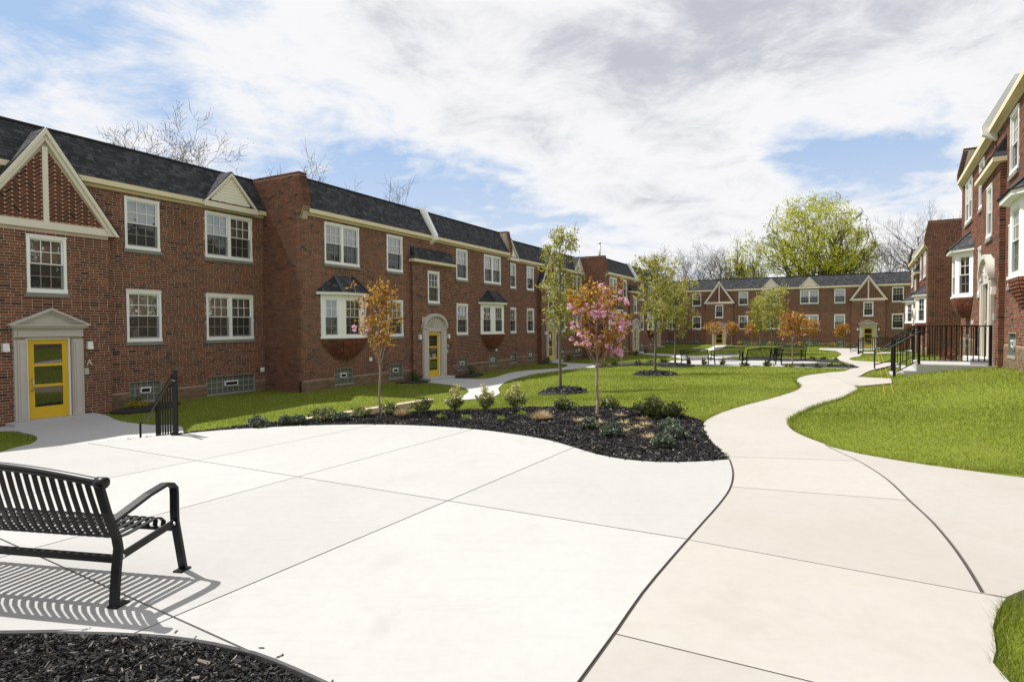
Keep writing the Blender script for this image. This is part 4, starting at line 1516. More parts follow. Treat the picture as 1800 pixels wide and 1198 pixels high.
# end walls of the projecting wing with their corbelled parapets
prof = lambda z: (-0.008 if z < 5.50 else (-0.008 - 0.17 * (z - 5.50) / 0.40 if z < 5.90 else (-0.178 if z < 6.15 else -0.178 + (z - 6.15) * 0.20)))
for sx, nm in ((-1, 'endl'), (1, 'endr')):
    xo, xi = sx * PHW, sx * (PHW - 0.34)
    P = [(0.03, ZB), (0.03, 5.4)] + [(prof(z) + 0.012, z) for z in np.linspace(5.5, 7.02, 12)] + [(9.0, 7.02), (9.0, ZB)]
    m_ = MB().prism(P[::-1], 'x', min(xo, xi) + (0.008 if sx < 0 else 0), max(xo, xi) - (0.008 if sx > 0 else 0))
    reg(nm + '_wall', m_.mesh('end_wall'), 'mortar')
    bx = []
    r = random.Random(5)
    for k in range(int(-0.9 / BP), int(7.04 / BP)):
        z = k * BP
        y = prof(z) + (0.109 if k % 2 else 0.0)
        ystart = prof(z)
        first = True
        while y < 3.2:
            L = BL if r.random() > 0.06 else 0.098
            a = ystart if first else y
            b = y + L
            first = False
            if True:
                bx.append((min(xo, xo - sx * 0.09) - (0.004 if sx < 0 else 0), max(xo, xo - sx * 0.09) + (0.004 if sx > 0 else 0), a + (0.0 if a == ystart else 0.0), b, z, z + BH))
            y += L + JT
        if z > 5.74:       # face of the parapet
            yy = prof(z)
            if k % 2:
                segs = ((0.092, 0.34),)
            else:
                segs = ((0.092, 0.20), (0.211, 0.34))
            for a, b in segs:
                xa, xb = sorted((xo - sx * a, xo - sx * b))
                bx.append((xa, xb, yy, yy + 0.15, z, z + BH))
    for a in np.arange(0.12, 3.2, 0.0715 + 0.0):      # soldier coping
        bx.append((min(xo, xi), max(xo, xi), prof(7.0) + a - 0.12, prof(7.0) + a - 0.12 + 0.06, 7.022, 7.11))
    reg(nm + '_bricks', boxes_mesh('bricks', bx, True), 'brick')

# limestone-capped party wall through the roof
P = [(-0.02, 5.52), (-0.33, 5.70), (-0.35, 5.92), (RBACK - 0.20, RTOP + 0.16), (RBACK + 0.4, RTOP + 0.16), (RBACK + 0.4, RTOP - 0.3), (0.1, 5.52)]
reg('party', MB().prism(P[::-1], 'x', -0.10, 0.10).mesh('party_wall_cap'), 'alum_white' if 'alum_white' in M else 'white')

# three-sided bay window
BA, BB, BPJ = 1.18, 0.56, 0.43
plan = [(-BA, 0.0), (-BB, -BPJ), (BB, -BPJ), (BA, 0.0)]


def bay_panels():
    shell, sash, pane, blind, screen = MB(), [], [], [], []
    for i in range(3):
        p, q = Vector((*plan[i], 0)), Vector((*plan[i + 1], 0))
        t = (q - p)
        L = t.length
        t.normalize()
        nn = Vector((t.y, -t.x, 0))
        def bar(mb, u0, u1, z0, z1, d0, d1):
            c = [p + t * u0 - nn * d0, p + t * u1 - nn * d0, p + t * u1 - nn * d1, p + t * u0 - nn * d1]
            o = len(mb.v)
            mb.v += [(v.x, v.y, z0) for v in c] + [(v.x, v.y, z1) for v in c]
            mb.f += [tuple(o + k for k in f) for f in BOXF.tolist()]
        pw = 0.17 if i != 1 else 0.20
        z0, z1 = LZ, 2.95
        a, b = pw, L - pw
        bar(shell, 0, a, z0, z1, 0, 0.07)
        bar(shell, b, L, z0, z1, 0, 0.07)
        bar(shell, a, b, z0, z0 + 0.12, 0.002, 0.07)
        bar(shell, a, b, z1 - 0.17, z1, 0.002, 0.07)
        bar(shell, -0.02, L + 0.02, z0 - 0.015, z0 + 0.05, -0.04, 0.05)
        cols = 3 if i == 1 else 2
        zz0, zz1 = z0 + 0.12, z1 - 0.17
        zm = (zz0 + zz1) / 2
        sm, pm, bm_, sc_ = MB(), MB(), MB(), MB()
        for (s0, s1, d) in ((zm - 0.02, zz1, 0.02), (zz0, zm + 0.02, 0.045)):
            bar(sm, a, a + 0.03, s0, s1, d, d + 0.022)
            bar(sm, b - 0.03, b, s0, s1, d, d + 0.022)
            bar(sm, a + 0.03, b - 0.03, s0, s0 + 0.035, d + 0.001, d + 0.022)
            bar(sm, a + 0.03, b - 0.03, s1 - 0.035, s1, d + 0.001, d + 0.022)
            for k in range(1, cols):
                x = a + 0.03 + (b - a - 0.06) * k / cols
                bar(sm, x - 0.008, x + 0.008, s0 + 0.035, s1 - 0.035, d + 0.005, d + 0.014)
            bar(sm, a + 0.03, b - 0.03, (s0 + s1) / 2 - 0.008, (s0 + s1) / 2 + 0.008, d + 0.0055, d + 0.0135)
            P0, P1 = p + t * (a + 0.02) - nn * (d + 0.017), p + t * (b - 0.02) - nn * (d + 0.017)
            pm.quad((P0.x, P0.y, s0 + 0.02), (P1.x, P1.y, s0 + 0.02), (P1.x, P1.y, s1 - 0.02), (P0.x, P0.y, s1 - 0.02))
        P0, P1 = p + t * a - nn * 0.10, p + t * b - nn * 0.10
        bm_.quad((P0.x, P0.y, zz0), (P1.x, P1.y, zz0), (P1.x, P1.y, zz1), (P0.x, P0.y, zz1))
        P0, P1 = p + t * a - nn * 0.018, p + t * b - nn * 0.018
        sc_.quad((P0.x, P0.y, zz0), (P1.x, P1.y, zz0), (P1.x, P1.y, zm), (P0.x, P0.y, zm))
        sash.append(sm)
        pane.append(pm)
        blind.append(bm_)
        screen.append(sc_)
    shell.prism([(-BA + 0.2, -0.001), (-BB + 0.1, -BPJ + 0.16), (BB - 0.1, -BPJ + 0.16), (BA - 0.2, -0.001)], 'z', LZ + 0.02, LZ + 0.10)
    return shell, sash, pane, blind, screen


shell, bsash, bpane, bblind, bscreen = bay_panels()
reg('bw_shell', shell.mesh('bay_window'), 'white')
for i in range(3):
    reg('bw_sash%d' % i, bsash[i].mesh('sash'), 'white')
    reg('bw_pane%d' % i, bpane[i].mesh('pane'), 'glass')
    reg('bw_blind%d' % i, bblind[i].mesh('blind'), 'blind')
    reg('bw_screen%d' % i, bscreen[i].mesh('insect_screen'), 'screen')
eo = [(-BA - 0.20, -0.0), (-BB - 0.09, -BPJ - 0.17), (BB + 0.09, -BPJ - 0.17), (BA + 0.20, 0.0)]
m_ = MB().prism(eo, 'z', 2.951, 3.05)
reg('bw_eave', m_.mesh('bay_eave'), 'white')
m_ = MB()
ridge = [Vector((-0.46, 0.0, 3.68)), Vector((0.46, 0.0, 3.68))]
E_ = [Vector((x * 1.03, y * 1.05, 3.045)) for x, y in eo]
for (p, q, top) in ((E_[0], E_[1], [ridge[0]]), (E_[1], E_[2], [ridge[1], ridge[0]]), (E_[2], E_[3], [ridge[1]])):
    U_ = (q - p).normalized()
    ctr = sum(top, Vector()) / len(top)
    nn = U_.cross(ctr - p).normalized()
    if nn.z < 0:
        nn = -nn
    V_ = nn.cross(U_).normalized()
    if V_.z < 0:
        V_ = -V_
    pts = [p, q] + top
    m_.quad(*pts)
    poly = [((a - p).dot(U_), (a - p).dot(V_)) for a in pts]
    tabs_mesh(m_, shingle_tabs(poly, 31, 0.12), p, U_, V_, nn)
for a, b in ((E_[1], ridge[0]), (E_[2], ridge[1])):
    m_.obox(a + Vector((0, 0, 0.012)), b + Vector((0, 0, 0.012)), 0.16, 0.025)
reg('bw_roof', m_.mesh('bay_roof'), 'shingle')
m_, mc = MB(), MB()
nC = 10
for k in range(nC):
    zt = LZ - 0.02 - k * 0.0715
    f0 = 1.0 - 0.022 * k - 0.0042 * k * k
    mc.prism([(x * f0, (y + 0.02) * f0 if y < 0 else 0.0) for x, y in plan], 'z', zt - 0.0715, zt - 0.0)
    for i in range(3):
        p, q = Vector((plan[i][0] * f0, plan[i][1] * f0 - (0.0 if plan[i][1] else 0.0), 0)), Vector((plan[i + 1][0] * f0, plan[i + 1][1] * f0, 0))
        L = (q - p).length
        n_ = max(1, round(L / (0.075 if k == 0 else 0.11)))
        t = (q - p).normalized()
        for j in range(n_):
            a, b = p + t * (L * j / n_ + 0.005), p + t * (L * (j + 1) / n_ - 0.005)
            m_.obox((a.x, a.y, zt - 0.036), (b.x, b.y, zt - 0.036), 0.07, 0.0605)
reg('corbel', mc.mesh('corbel'), 'mortar')
reg('corbel_b', m_.mesh('corbel_bricks'), 'corbel_brick')

# ------------------------------------------------------------------ putting the buildings together
UNIT_BRICK = boxes_mesh('brick', [(-0.5, 0.5, -0.5, 0.5, -0.5, 0.5)], True)
UNIT_BRICK.materials.append(M['brick'])
CACHE = {}


def bricks_on(wall_o, root, key, loc, near=0):
    """brick pieces for a wall: the nearest ones in view as single objects, the rest joined"""
    bx = np.array(T[key])
    if not near:
        if key not in CACHE:
            me = boxes_mesh('bricks', bx)
            me.materials.append(M['brick'])
            CACHE[key] = me
        put('bricks', CACHE[key], None, wall_o)['kind'] = 'stuff'
        return
    c = np.stack([(bx[:, 0] + bx[:, 1]) / 2, bx[:, 2], (bx[:, 4] + bx[:, 5]) / 2], 1) + np.array(loc)[None]
    mw = np.array(Matrix.Translation(root.location) @ Matrix.Rotation(root.rotation_euler.z, 4, 'Z'))
    w = c @ mw[:3, :3].T + mw[:3, 3]
    u = w[:, 0] / w[:, 1]
    dist = np.hypot(w[:, 0], w[:, 1])
    dist = np.where((np.abs(u) < 0.865) & (w[:, 1] > 0) & (w[:, 2] > -0.45), dist, 1e6) + np.abs(w[:, 2] - 1.3) * 0.35
    small = (bx[:, 1] - bx[:, 0]) < 0.09
    dist[small] = 1e6
    order = np.argsort(dist)
    pick = order[:near]
    rest = order[near:]
    for i in pick:
        x0, x1, y0, y1, z0, z1 = bx[i]
        o = put('brick', UNIT_BRICK, None, wall_o, ((x0 + x1) / 2, (y0 + y1) / 2, (z0 + z1) / 2))
        o.scale = (x1 - x0, y1 - y0, z1 - z0)
    me = boxes_mesh('bricks', bx[rest])
    me.materials.append(M['brick'])
    put('bricks', me, None, wall_o)['kind'] = 'stuff'


def shingles_on(roof_o, root, key, loc, near=0):
    if not near:
        put('shingles', T[key + '_shingles'], None, roof_o)['kind'] = 'stuff'
        return
    mw = Matrix.Translation(root.location) @ Matrix.Rotation(root.rotation_euler.z, 4, 'Z')
    O = Vector((0, -0.165, EAVE))
    ds = []
    for tb in T[key + '_tabs']:
        u = sum(p[0] for p in tb[0]) / len(tb[0])
        w = mw @ (O + Vector((u, 0, 0)) + SV * tb[1] + Vector(loc))
        ds.append(w.length if abs(w.x / max(w.y, 0.1)) < 0.87 else 1e6)
    order = sorted(range(len(ds)), key=lambda i: ds[i])
    for i in order[:near]:
        m1 = MB()
        tabs_mesh(m1, [T[key + '_tabs'][i]], O, (1, 0, 0), SV, SN)
        m1.build('shingle', M['shingle'], roof_o, fix=False)
    m1 = MB()
    tabs_mesh(m1, [T[key + '_tabs'][i] for i in order[near:]], O, (1, 0, 0), SV, SN)
    m1.build('shingles', M['shingle'], roof_o, fix=False)['kind'] = 'stuff'


def part(key, name, root, loc, kind=None):
    o = put(name, T[key], None, root, loc)
    if kind:
        o['kind'] = kind
    return o


def lights(root, x, y, z, ch=None, w=1.1):
    for sx in (-1, 1):
        put('wall_light', LIGHT, None, root, (x + sx * w, y, z + 1.72))
    if ch:
        letter(root, ch, x + w, y - 0.012, z + 1.28)
    put('intercom', INTER, None, root, (x + w - 0.08, y, z + 1.04))


def pavilion(root, x, y, zo, near_w=0, near_s=0, blocks=False, ch=None, half=None):
    L0 = (x, y, zo - root.location.z)
    lx, ly, lz = L0
    w = part('pav_wall', 'wall', root, L0)
    bricks_on(w, root, 'pav_bricks', L0, near_w)
    part('pav_baseb', 'tan_bricks', part('pav_base', 'foundation', root, L0), (0, 0, 0), 'stuff')
    part('pav_body', 'body', root, L0)
    tw = part('tower_wall', 'tower_wall', root, L0)
    bricks_on(tw, root, 'tower_bricks', L0, 0)
    rf = part('pav_roof', 'roof', root, L0)
    shingles_on(rf, root, 'pav', L0, near_s)
    part('pav_cap', 'roof_edge', rf, (0, 0, 0))
    part('pav_fascia', 'eave_board', root, L0)
    pr = part('pent', 'pent_roof', root, L0)
    part('pent_sh', 'shingles', pr, (0, 0, 0), 'stuff')
    part('pent_f', 'pent_fascia', pr, (0, 0, 0))
    for nm in ('endl', 'endr'):
        ew = part(nm + '_wall', 'end_wall', root, L0)
        part(nm + '_bricks', 'bricks', ew, (0, 0, 0), 'stuff')
    part('party', 'party_wall_cap', root, L0)
    for kind, wx, wz in PAV_WIN:
        window(kind, root, lx + wx, ly, lz + wz)
    window('narrow', root, lx, ly - TP, lz + 2.83)
    for kind, wx, wz in PAV_BAS:
        basement(kind, root, lx + wx, ly - 0.0, lz + wz, blocks)
    door(root, lx, ly - TP + 0.04, lz - 0.50)
    sd = put('door_surround', ARCH_BASE, None, root, (lx, ly - TP, lz - 0.50))
    put('fan_arch', FAN, None, sd)
    put('door_step', STEP, None, root, (lx, ly - TP, lz - 0.50))
    lights(root, lx, ly - TP, lz - 0.50, ch)
    for sx in (-1, 1):
        b = part('bw_shell', 'bay_window', root, (lx + sx * 5.47, ly, lz))
        for i in range(3):
            for k, nm in (('sash', 'sash'), ('pane', 'pane'), ('blind', 'blind'), ('screen', 'insect_screen')):
                part('bw_%s%d' % (k, i), nm, b, (0, 0, 0))
        part('bw_eave', 'bay_eave', b, (0, 0, 0))
        part('bw_roof', 'bay_roof', b, (0, 0, 0))
        cb = part('corbel', 'corbel', root, (lx + sx * 5.47, ly, lz))
        part('corbel_b', 'bricks', cb, (0, 0, 0), 'stuff')
        put('wall_vent', VENTB, None, root, (lx + sx * 5.0 + 0.9, ly, lz + 0.42))


def recess(root, x, y, zo, near_w=0, near_s=0, blocks=False, ch=None, notice=False, dormers=(-1, 1), near_bay=0):
    L0 = (x, y, zo - root.location.z)
    lx, ly, lz = L0
    w = part('rec_wall', 'wall', root, L0)
    bricks_on(w, root, 'rec_bricks', L0, near_w)
    part('rec_baseb', 'tan_bricks', part('rec_base', 'foundation', root, L0), (0, 0, 0), 'stuff')
    part('rec_body', 'body', root, L0)
    gw = part('bay_wall', 'gable_wall', root, L0)
    bricks_on(gw, root, 'bay_bricks', L0, near_bay)
    g = part('gable', 'gable', root, L0)
    part('gable_bricks', 'herringbone_bricks', g, (0, 0, 0), 'stuff')
    part('gable_boards', 'barge_board', g, (0, 0, 0))
    part('gable_roof', 'gable_roof', g, (0, 0, 0))
    rf = part('rec_roof', 'roof', root, L0)
    shingles_on(rf, root, 'rec', L0, near_s)
    part('rec_cap', 'roof_edge', rf, (0, 0, 0))
    part('rec_fascia', 'eave_board', root, L0)
    for kind, wx, wz in REC_WIN:
        window(kind, root, lx + wx, ly, lz + wz)
    window('narrow', root, lx, ly - GPJ, lz + 2.68)
    for kind, wx, wz in REC_BAS:
        basement(kind, root, lx + wx, ly, lz + wz, blocks)
    for sx in dormers:
        d = put('dormer', T['dormer'], None, root, (lx + sx * 5.40, ly, lz))
        part('dormer_sid', 'siding_board', d, (0, 0, 0))
        part('dormer_trim', 'dormer_trim', d, (0, 0, 0))
        part('dormer_roof', 'dormer_roof', d, (0, 0, 0))
    door(root, lx, ly - GPJ + 0.04, lz - 0.50, notice)
    sd = put('door_surround', PED_BASE, None, root, (lx, ly - GPJ, lz - 0.50))
    put('pediment', PEDIMENT, None, sd)
    put('door_step', STEP, None, root, (lx, ly - GPJ, lz - 0.50))
    lights(root, lx, ly - GPJ, lz - 0.50, ch, 0.92)
    put('wall_vent', VENTB, None, root, (lx + 6.62, ly, lz + 0.20))


def b_root(p, z, rz, label):
    o = empty('apartment_building', (p.x, p.y, z), rz)
    tag(o, label, 'building')
    return o


RZL = math.pi / 2 - TH_L
# left row, near part: recessed wing with door A, projecting wing with door B
rootL = b_root(lefty(21.93, 16.01), -0.75, RZL, 'long shaded brick apartment building filling the left foreground, doors lettered A and B')
pavilion(rootL, 0, 0, 0, near_w=60, blocks=True, ch='B')
recess(rootL, 7.62 - 21.93, 17.84 - 16.01, 0, near_w=40, near_s=300, blocks=True, ch='A', near_bay=200)
# left row, far part
rootL2 = b_root(lefty(50.3, 15.06), -0.85, RZL, 'brick apartment building farther down the left row with a metal flue on its roof')
pavilion(rootL2, 0, 0, 0)
recess(rootL2, 36.25 - 50.3, 16.85 - 15.06, 0, notice=True)
recess(rootL2, 64.6 - 50.3, 16.85 - 15.06, 0, dormers=())
fl = at(1054, 449, 46.5)
mi = (Matrix.Translation(rootL2.location) @ Matrix.Rotation(RZL, 4, 'Z')).inverted()
flue = MB().tube([(0, 0, -0.6), (0, 0, 0.95)], 0.09, 10).tube([(0, 0, 0.95), (0, 0, 1.02)], 0.13, 10).build('metal_flue', M['alum'], rootL2, mi @ fl, True)
# far building that closes the court
rootF = b_root(farp(-4.29), -0.75, math.pi / 2 - TH_F, 'two storey brick apartment building closing the far end of the courtyard')
recess(rootF, -7.28, 0, -0.07)
recess(rootF, 7.28, 0, -0.07)
# right row
RZR = math.pi * 1.5 - TH_R1
p0 = righty(21.07, 2.85)
rootR = b_root(p0, 0.3, RZR, 'sunlit brick apartment building at the right edge with bay windows and railed steps')
pavilion(rootR, 0, 0, 1.31, near_w=300, blocks=True)
recess(rootR, -13.7, 2.4, 0.95, dormers=(1,))
p1 = righty(48.25, 2.95, TH_R2)
rootR2 = b_root(p1, -0.5, math.pi * 1.5 - TH_R2, 'farther brick apartment building on the right with a tall shaded end wall')
pavilion(rootR2, 0, 0, 0.46)

# ------------------------------------------------------------------ stoops, steps and railings
POST = MB().box(-0.025, 0.025, -0.025, 0.025, 0, 1.07).box(-0.06, 0.06, -0.06, 0.06, 0, 0.012).mesh('post')
POST.materials.append(M['rail'])
BAL = MB().box(-0.0095, 0.0095, -0.0095, 0.0095, 0.12, 1.03).mesh('baluster')
BAL.materials.append(M['rail'])


def railing(label, pts, posts, hand=None, flip=1.0, group=None):
    """pts: foot line of the railing; posts: indices that carry a post; hand: (from, to) index for the extra handrail"""
    pts = [Vector(p) for p in pts]
    root = empty('stair_railing', pts[0])
    tag(root, label, 'railing', group)
    o = pts[0]
    for i in posts:
        put('post', POST, None, root, pts[i] - o)
    for i in range(len(pts) - 1):
        a, b = pts[i] - o, pts[i + 1] - o
        MB().obox(a + Vector((0, 0, 1.05)), b + Vector((0, 0, 1.05)), 0.04, 0.03).build('top_rail', M['rail'], root)
        MB().obox(a + Vector((0, 0, 0.11)), b + Vector((0, 0, 0.11)), 0.025, 0.025).build('bottom_rail', M['rail'], root)
        n = max(1, int(Vector((b.x - a.x, b.y - a.y)).length / 0.115))
        for k in range(1, n):
            put('baluster', BAL, None, root, a.lerp(b, k / n))
    if hand:
        i, j, ext = hand
        a, b = pts[i] - o, pts[j] - o
        t = (b - a).normalized()
        h = Vector((t.x, t.y, 0)).normalized()
        sd = Vector((-h.y, h.x, 0)) * 0.07 * flip
        e = b + t * ext * 0.6
        P = [a + Vector((0, 0, 0.9)) - h * 0.25, a + Vector((0, 0, 0.9)), b + Vector((0, 0, 0.9)), e + Vector((0, 0, 0.9)), e + h * ext * 0.4 + Vector((0, 0, 0.86)),
             e + h * ext * 0.45 + Vector((0, 0, 0.80)), e + h * ext * 0.45 + Vector((0, 0, 0.42)), e + h * ext * 0.4 + Vector((0, 0, 0.36)), b + Vector((0, 0, 0.34))]
        MB().tube([p + sd for p in P], 0.019, 8).build('handrail', M['rail'], root, (0, 0, 0), True)
        for k in (0.15, 0.85):
            q = a.lerp(b, k) + Vector((0, 0, 0.88))
            MB().obox(q, q + sd, 0.012, 0.012).build('bracket', M['rail'], root)
    return root


def stoop(root_b, zo, label, ground_z, reach, rails, risers=3):
    mw = Matrix.Translation((root_b.location.x, root_b.location.y, 0)) @ Matrix.Rotation(root_b.rotation_euler.z, 4, 'Z')
    zl = -0.67 + zo
    rt = empty('entry_stoop', mw @ Vector((0, -TP - 1.0, ground_z)), root_b.rotation_euler.z)
    tag(rt, label, 'steps')
    dz = zl - ground_z
    # local y: -1.0 offset means slab reaches from the wall outward
    MB().box(-1.4, 1.4, -reach + 1.0 + TP, 1.0, -0.5, dz).build('landing', M['conc'], rt)
    rise = dz / risers
    y = -reach + 1.0 + TP
    for k in range(risers - 1):
        MB().box(-1.4, 1.4, y - 0.30 * (k + 1), y - 0.30 * k - 0.001, -0.5, dz - rise * (k + 1)).build('step', M['conc'], rt)
    for sx, lab in rails:
        W_ = lambda yy, z: mw @ Vector((sx * 1.28, yy, z))
        e = -reach - 0.30 * (risers - 1) + 0.08
        railing(lab, [W_(-TP - 0.12, zl), W_(-reach + 0.05, zl), W_(e, zl - rise * (risers - 1))], (0, 1, 2), (1, 2, 0.5), sx)


stoop(rootR, 1.31, 'pale concrete steps and landing at the arched door of the right building', 0.07, 1.85,
      ((1, 'black metal stair railing nearest the camera on the right building steps'), (-1, 'black metal stair railing on the far side of the right building steps')))
stoop(rootR2, 0.46, 'low concrete steps before the farther building on the right', -0.50, 3.2,
      ((1, 'distant black railing on the near side of the farther right steps'), (-1, 'distant black railing beside the yellow door of the far building')), 2)

# steps from the plaza down to door A
ed = Vector((-0.74, 0.67, 0)).normalized()
es = Vector((-ed.y, ed.x, 0))
tp = onz(310, 764, 0.0)
st = empty('plaza_steps', tp + ed * 0.6 + Vector((0, 0, -0.6)), math.atan2(ed.y, ed.x))
tag(st, 'concrete steps leading down from the plaza towards door A', 'steps')
for k in range(4):
    MB().box(-0.6 + k * 0.3, -0.6 + (k + 1) * 0.3 - 0.001, 0.0, 2.2, -0.3, 0.6 - 0.145 * (k + 1)).build('step', M['conc'], st)
railing('dark metal stair railing at the left edge of the plaza by door A', [tp, tp + ed * 0.9 + Vector((0, 0, -0.55))], (0, 1), (0, 1, 0.75), 1.0)

# ------------------------------------------------------------------ benches
def bench_proto():
    """strap bench, 1.83 m long; local x along its length (0 at one end), local y towards the front, z up"""
    root = empty('park_bench')
    L = 1.83
    # side profile of the straps: top of back -> seat -> front curl (y, z)
    crv = [(-0.115, 0.80), (-0.085, 0.70), (-0.045, 0.58), (-0.005, 0.48), (0.03, 0.425), (0.085, 0.395), (0.17, 0.392), (0.30, 0.405), (0.40, 0.418), (0.455, 0.41), (0.49, 0.375), (0.48, 0.335), (0.455, 0.325)]
    n = 26
    for i in range(n):
        x = 0.06 + (L - 0.12) * (i + 0.5) / n
        arch = 0.075 * math.sin(math.pi * x / L)
        w = 0.036
        m = MB()
        for j in range(len(crv)):
            y, z = crv[j]
            if j == 0:
                z += arch
            if j == 1:
                z += arch * 0.5
            a, b = crv[max(j - 1, 0)], crv[min(j + 1, len(crv) - 1)]
            ty, tz_ = b[0] - a[0], b[1] - a[1]
            l = math.hypot(ty, tz_)
            ny, nz = -tz_ / l * 0.0035, ty / l * 0.0035
            m.v += [(x - w / 2, y + ny, z + nz), (x + w / 2, y + ny, z + nz), (x + w / 2, y - ny, z - nz), (x - w / 2, y - ny, z - nz)]
        for j in range(len(crv) - 1):
            o = j * 4
            for k in range(4):
                m.f.append((o + k, o + (k + 1) % 4, o + 4 + (k + 1) % 4, o + 4 + k))
        m.build('slat', M['black'], root)
    top = [(x, -0.12, 0.815 + 0.075 * math.sin(math.pi * x / L)) for x in np.linspace(0.02, L - 0.02, 17)]
    MB().tube([(-0.035, -0.12, 0.815)] + top + [(L + 0.035, -0.12, 0.815)], 0.027, 10).build('top_rail', M['black'], root, smooth=True)
    for x in (-0.02, L + 0.02):
        MB().tube([(x - 0.035, -0.12, 0.815), (x - 0.03, -0.12, 0.815), (x + 0.03, -0.12, 0.815), (x + 0.035, -0.12, 0.815)], [0.026, 0.035, 0.035, 0.026], 12).build('rail_cap', M['black'], root, smooth=True)
    MB().box(0.0, L, -0.005, 0.035, 0.27, 0.31).build('stretcher', M['black'], root)
    MB().tube([(0.0, 0.455, 0.335), (L, 0.455, 0.335)], 0.016, 8).build('front_rail', M['black'], root)
    for x in (0.0, L):
        w, t = 0.06, 0.022
        def strip(P, nm):
            m = MB()
            for j, (y, z) in enumerate(P):
                a, b = P[max(j - 1, 0)], P[min(j + 1, len(P) - 1)]
                ty, tz_ = b[0] - a[0], b[1] - a[1]
                l = math.hypot(ty, tz_)
                ny, nz = -tz_ / l * t / 2, ty / l * t / 2
                m.v += [(x - w / 2, y + ny, z + nz), (x + w / 2, y + ny, z + nz), (x + w / 2, y - ny, z - nz), (x - w / 2, y - ny, z - nz)]
            for j in range(len(P) - 1):
                o = j * 4
                for k in range(4):
                    m.f.append((o + k, o + (k + 1) % 4, o + 4 + (k + 1) % 4, o + 4 + k))
            m.f.append((0, 1, 2, 3))
            m.f.append(tuple(len(m.v) - 4 + k for k in (3, 2, 1, 0)))
            m.build(nm, M['black'], root)
        strip([(-0.12, 0.80), (-0.07, 0.62), (0.0, 0.43), (0.012, 0.36), (-0.005, 0.25), (-0.03, 0.012)], 'rear_leg')
        MB().box(x - 0.035, x + 0.035, -0.05, 0.055, 0.0, 0.012).build('foot', M['black'], root)
        strip([(-0.04, 0.545), (0.06, 0.575), (0.25, 0.635), (0.40, 0.665), (0.455, 0.655), (0.487, 0.62), (0.49, 0.56), (0.488, 0.45), (0.49, 0.38), (0.515, 0.25), (0.56, 0.012)], 'arm_leg')
        MB().box(x - 0.035, x + 0.035, 0.50, 0.60, 0.0, 0.012).build('foot', M['black'], root)
        MB().obox((x, 0.0, 0.30), (x, 0.50, 0.375), 0.012, 0.05).build('side_bar', M['black'], root)
        for yb, zb in ((0.03, 0.305), (0.465, 0.37)):
            MB().tube([(x - 0.02, yb, zb), (x + 0.02, yb, zb)], 0.012, 8).build('bolt', M['steel'], root)
    return root


bench0 = bench_proto()
rf_ = onz(203, 1066, 0.0)
ff_ = onz(321, 1001, 0.0)
fd = (ff_ - rf_).normalized()
ax = Vector((fd.y, -fd.x, 0))                    # local x (to the right when facing forward)
ang = math.atan2(ax.y, ax.x)
o0 = rf_ - ax * 1.83 + fd * 0.02
bench0.location = (o0.x, o0.y, 0.0)
bench0.rotation_euler = (0, 0, ang)
tag(bench0, 'black metal strap bench in the left foreground, seen from behind', 'bench', 'black strap benches')
for px, py, rot, lab in ((1222, 642, 200, 'distant black bench with its backrest catching light, leftmost of four'), (1281, 635.5, 3, 'distant black bench second from left on the seating terrace'),
                         (1343, 643, 4, 'distant black bench nearest the lawn on the seating terrace'), (1388, 635.5, -2, 'distant black bench at the right end of the seating terrace')):
    c = G(px, py)
    b = copy_tree(bench0)
    a = R(rot)
    b.rotation_euler = (0, 0, a)
    b.location = Vector((c.x, c.y, c.z + 0.035)) - Vector((math.cos(a), math.sin(a), 0)) * 0.915
    tag(b, lab, 'bench', 'black strap benches')

# ------------------------------------------------------------------ plants
def tubes_np(segs, n=5):
    """segs: list of (p0, r0, p1, r1) -> vertex and face arrays"""
    S = np.array([[*a, ra, *b, rb] for a, ra, b, rb in segs])
    p, q = S[:, :3], S[:, 4:7]
    t = q - p
    t /= np.linalg.norm(t, axis=1, keepdims=True) + 1e-9
    ref = np.where(np.abs(t[:, 2:3]) < 0.9, np.array([[0, 0, 1.0]]), np.array([[1.0, 0, 0]]))
    u = np.cross(t, ref)
    u /= np.linalg.norm(u, axis=1, keepdims=True) + 1e-9
    v = np.cross(t, u)
    an = np.arange(n) * 2 * np.pi / n
    ring = u[:, None] * np.cos(an)[None, :, None] + v[:, None] * np.sin(an)[None, :, None]
    V = np.concatenate([p[:, None] + ring * S[:, 3][:, None, None], q[:, None] + ring * S[:, 7][:, None, None]], 1)
    k = np.arange(n)
    f = np.stack([k, (k + 1) % n, (k + 1) % n + n, k + n], 1)
    Fq = (np.arange(len(S))[:, None, None] * 2 * n + f[None]).reshape(-1, 4)
    return V.reshape(-1, 3), Fq


def leaves_np(P, size, aspect=0.6, droop=0.0, jit=0.35, rg=rng, flat=0.0):
    """folded leaf at each point: two triangles sharing the midrib, own random facing"""
    P = np.asarray(P, float)
    n = len(P)
    d = rg.normal(size=(n, 3))
    d[:, 2] = d[:, 2] * (1 - flat) - droop
    d /= np.linalg.norm(d, axis=1, keepdims=True) + 1e-9
    s = np.cross(d, rg.normal(size=(n, 3)))
    s /= np.linalg.norm(s, axis=1, keepdims=True) + 1e-9
    nn = np.cross(d, s)
    L = size * (1 + jit * rg.normal(size=(n, 1))).clip(0.4, 1.8)
    w = L * aspect * 0.5
    V = np.stack([P, P + d * L * 0.5 + s * w + nn * w * 0.35, P + d * L, P + d * L * 0.5 - s * w + nn * w * 0.35], 1)
    Fq = np.arange(n * 4).reshape(n, 4)
    T3 = np.concatenate([Fq[:, [0, 1, 2]], Fq[:, [0, 2, 3]]], 0)
    return V.reshape(-1, 3), T3


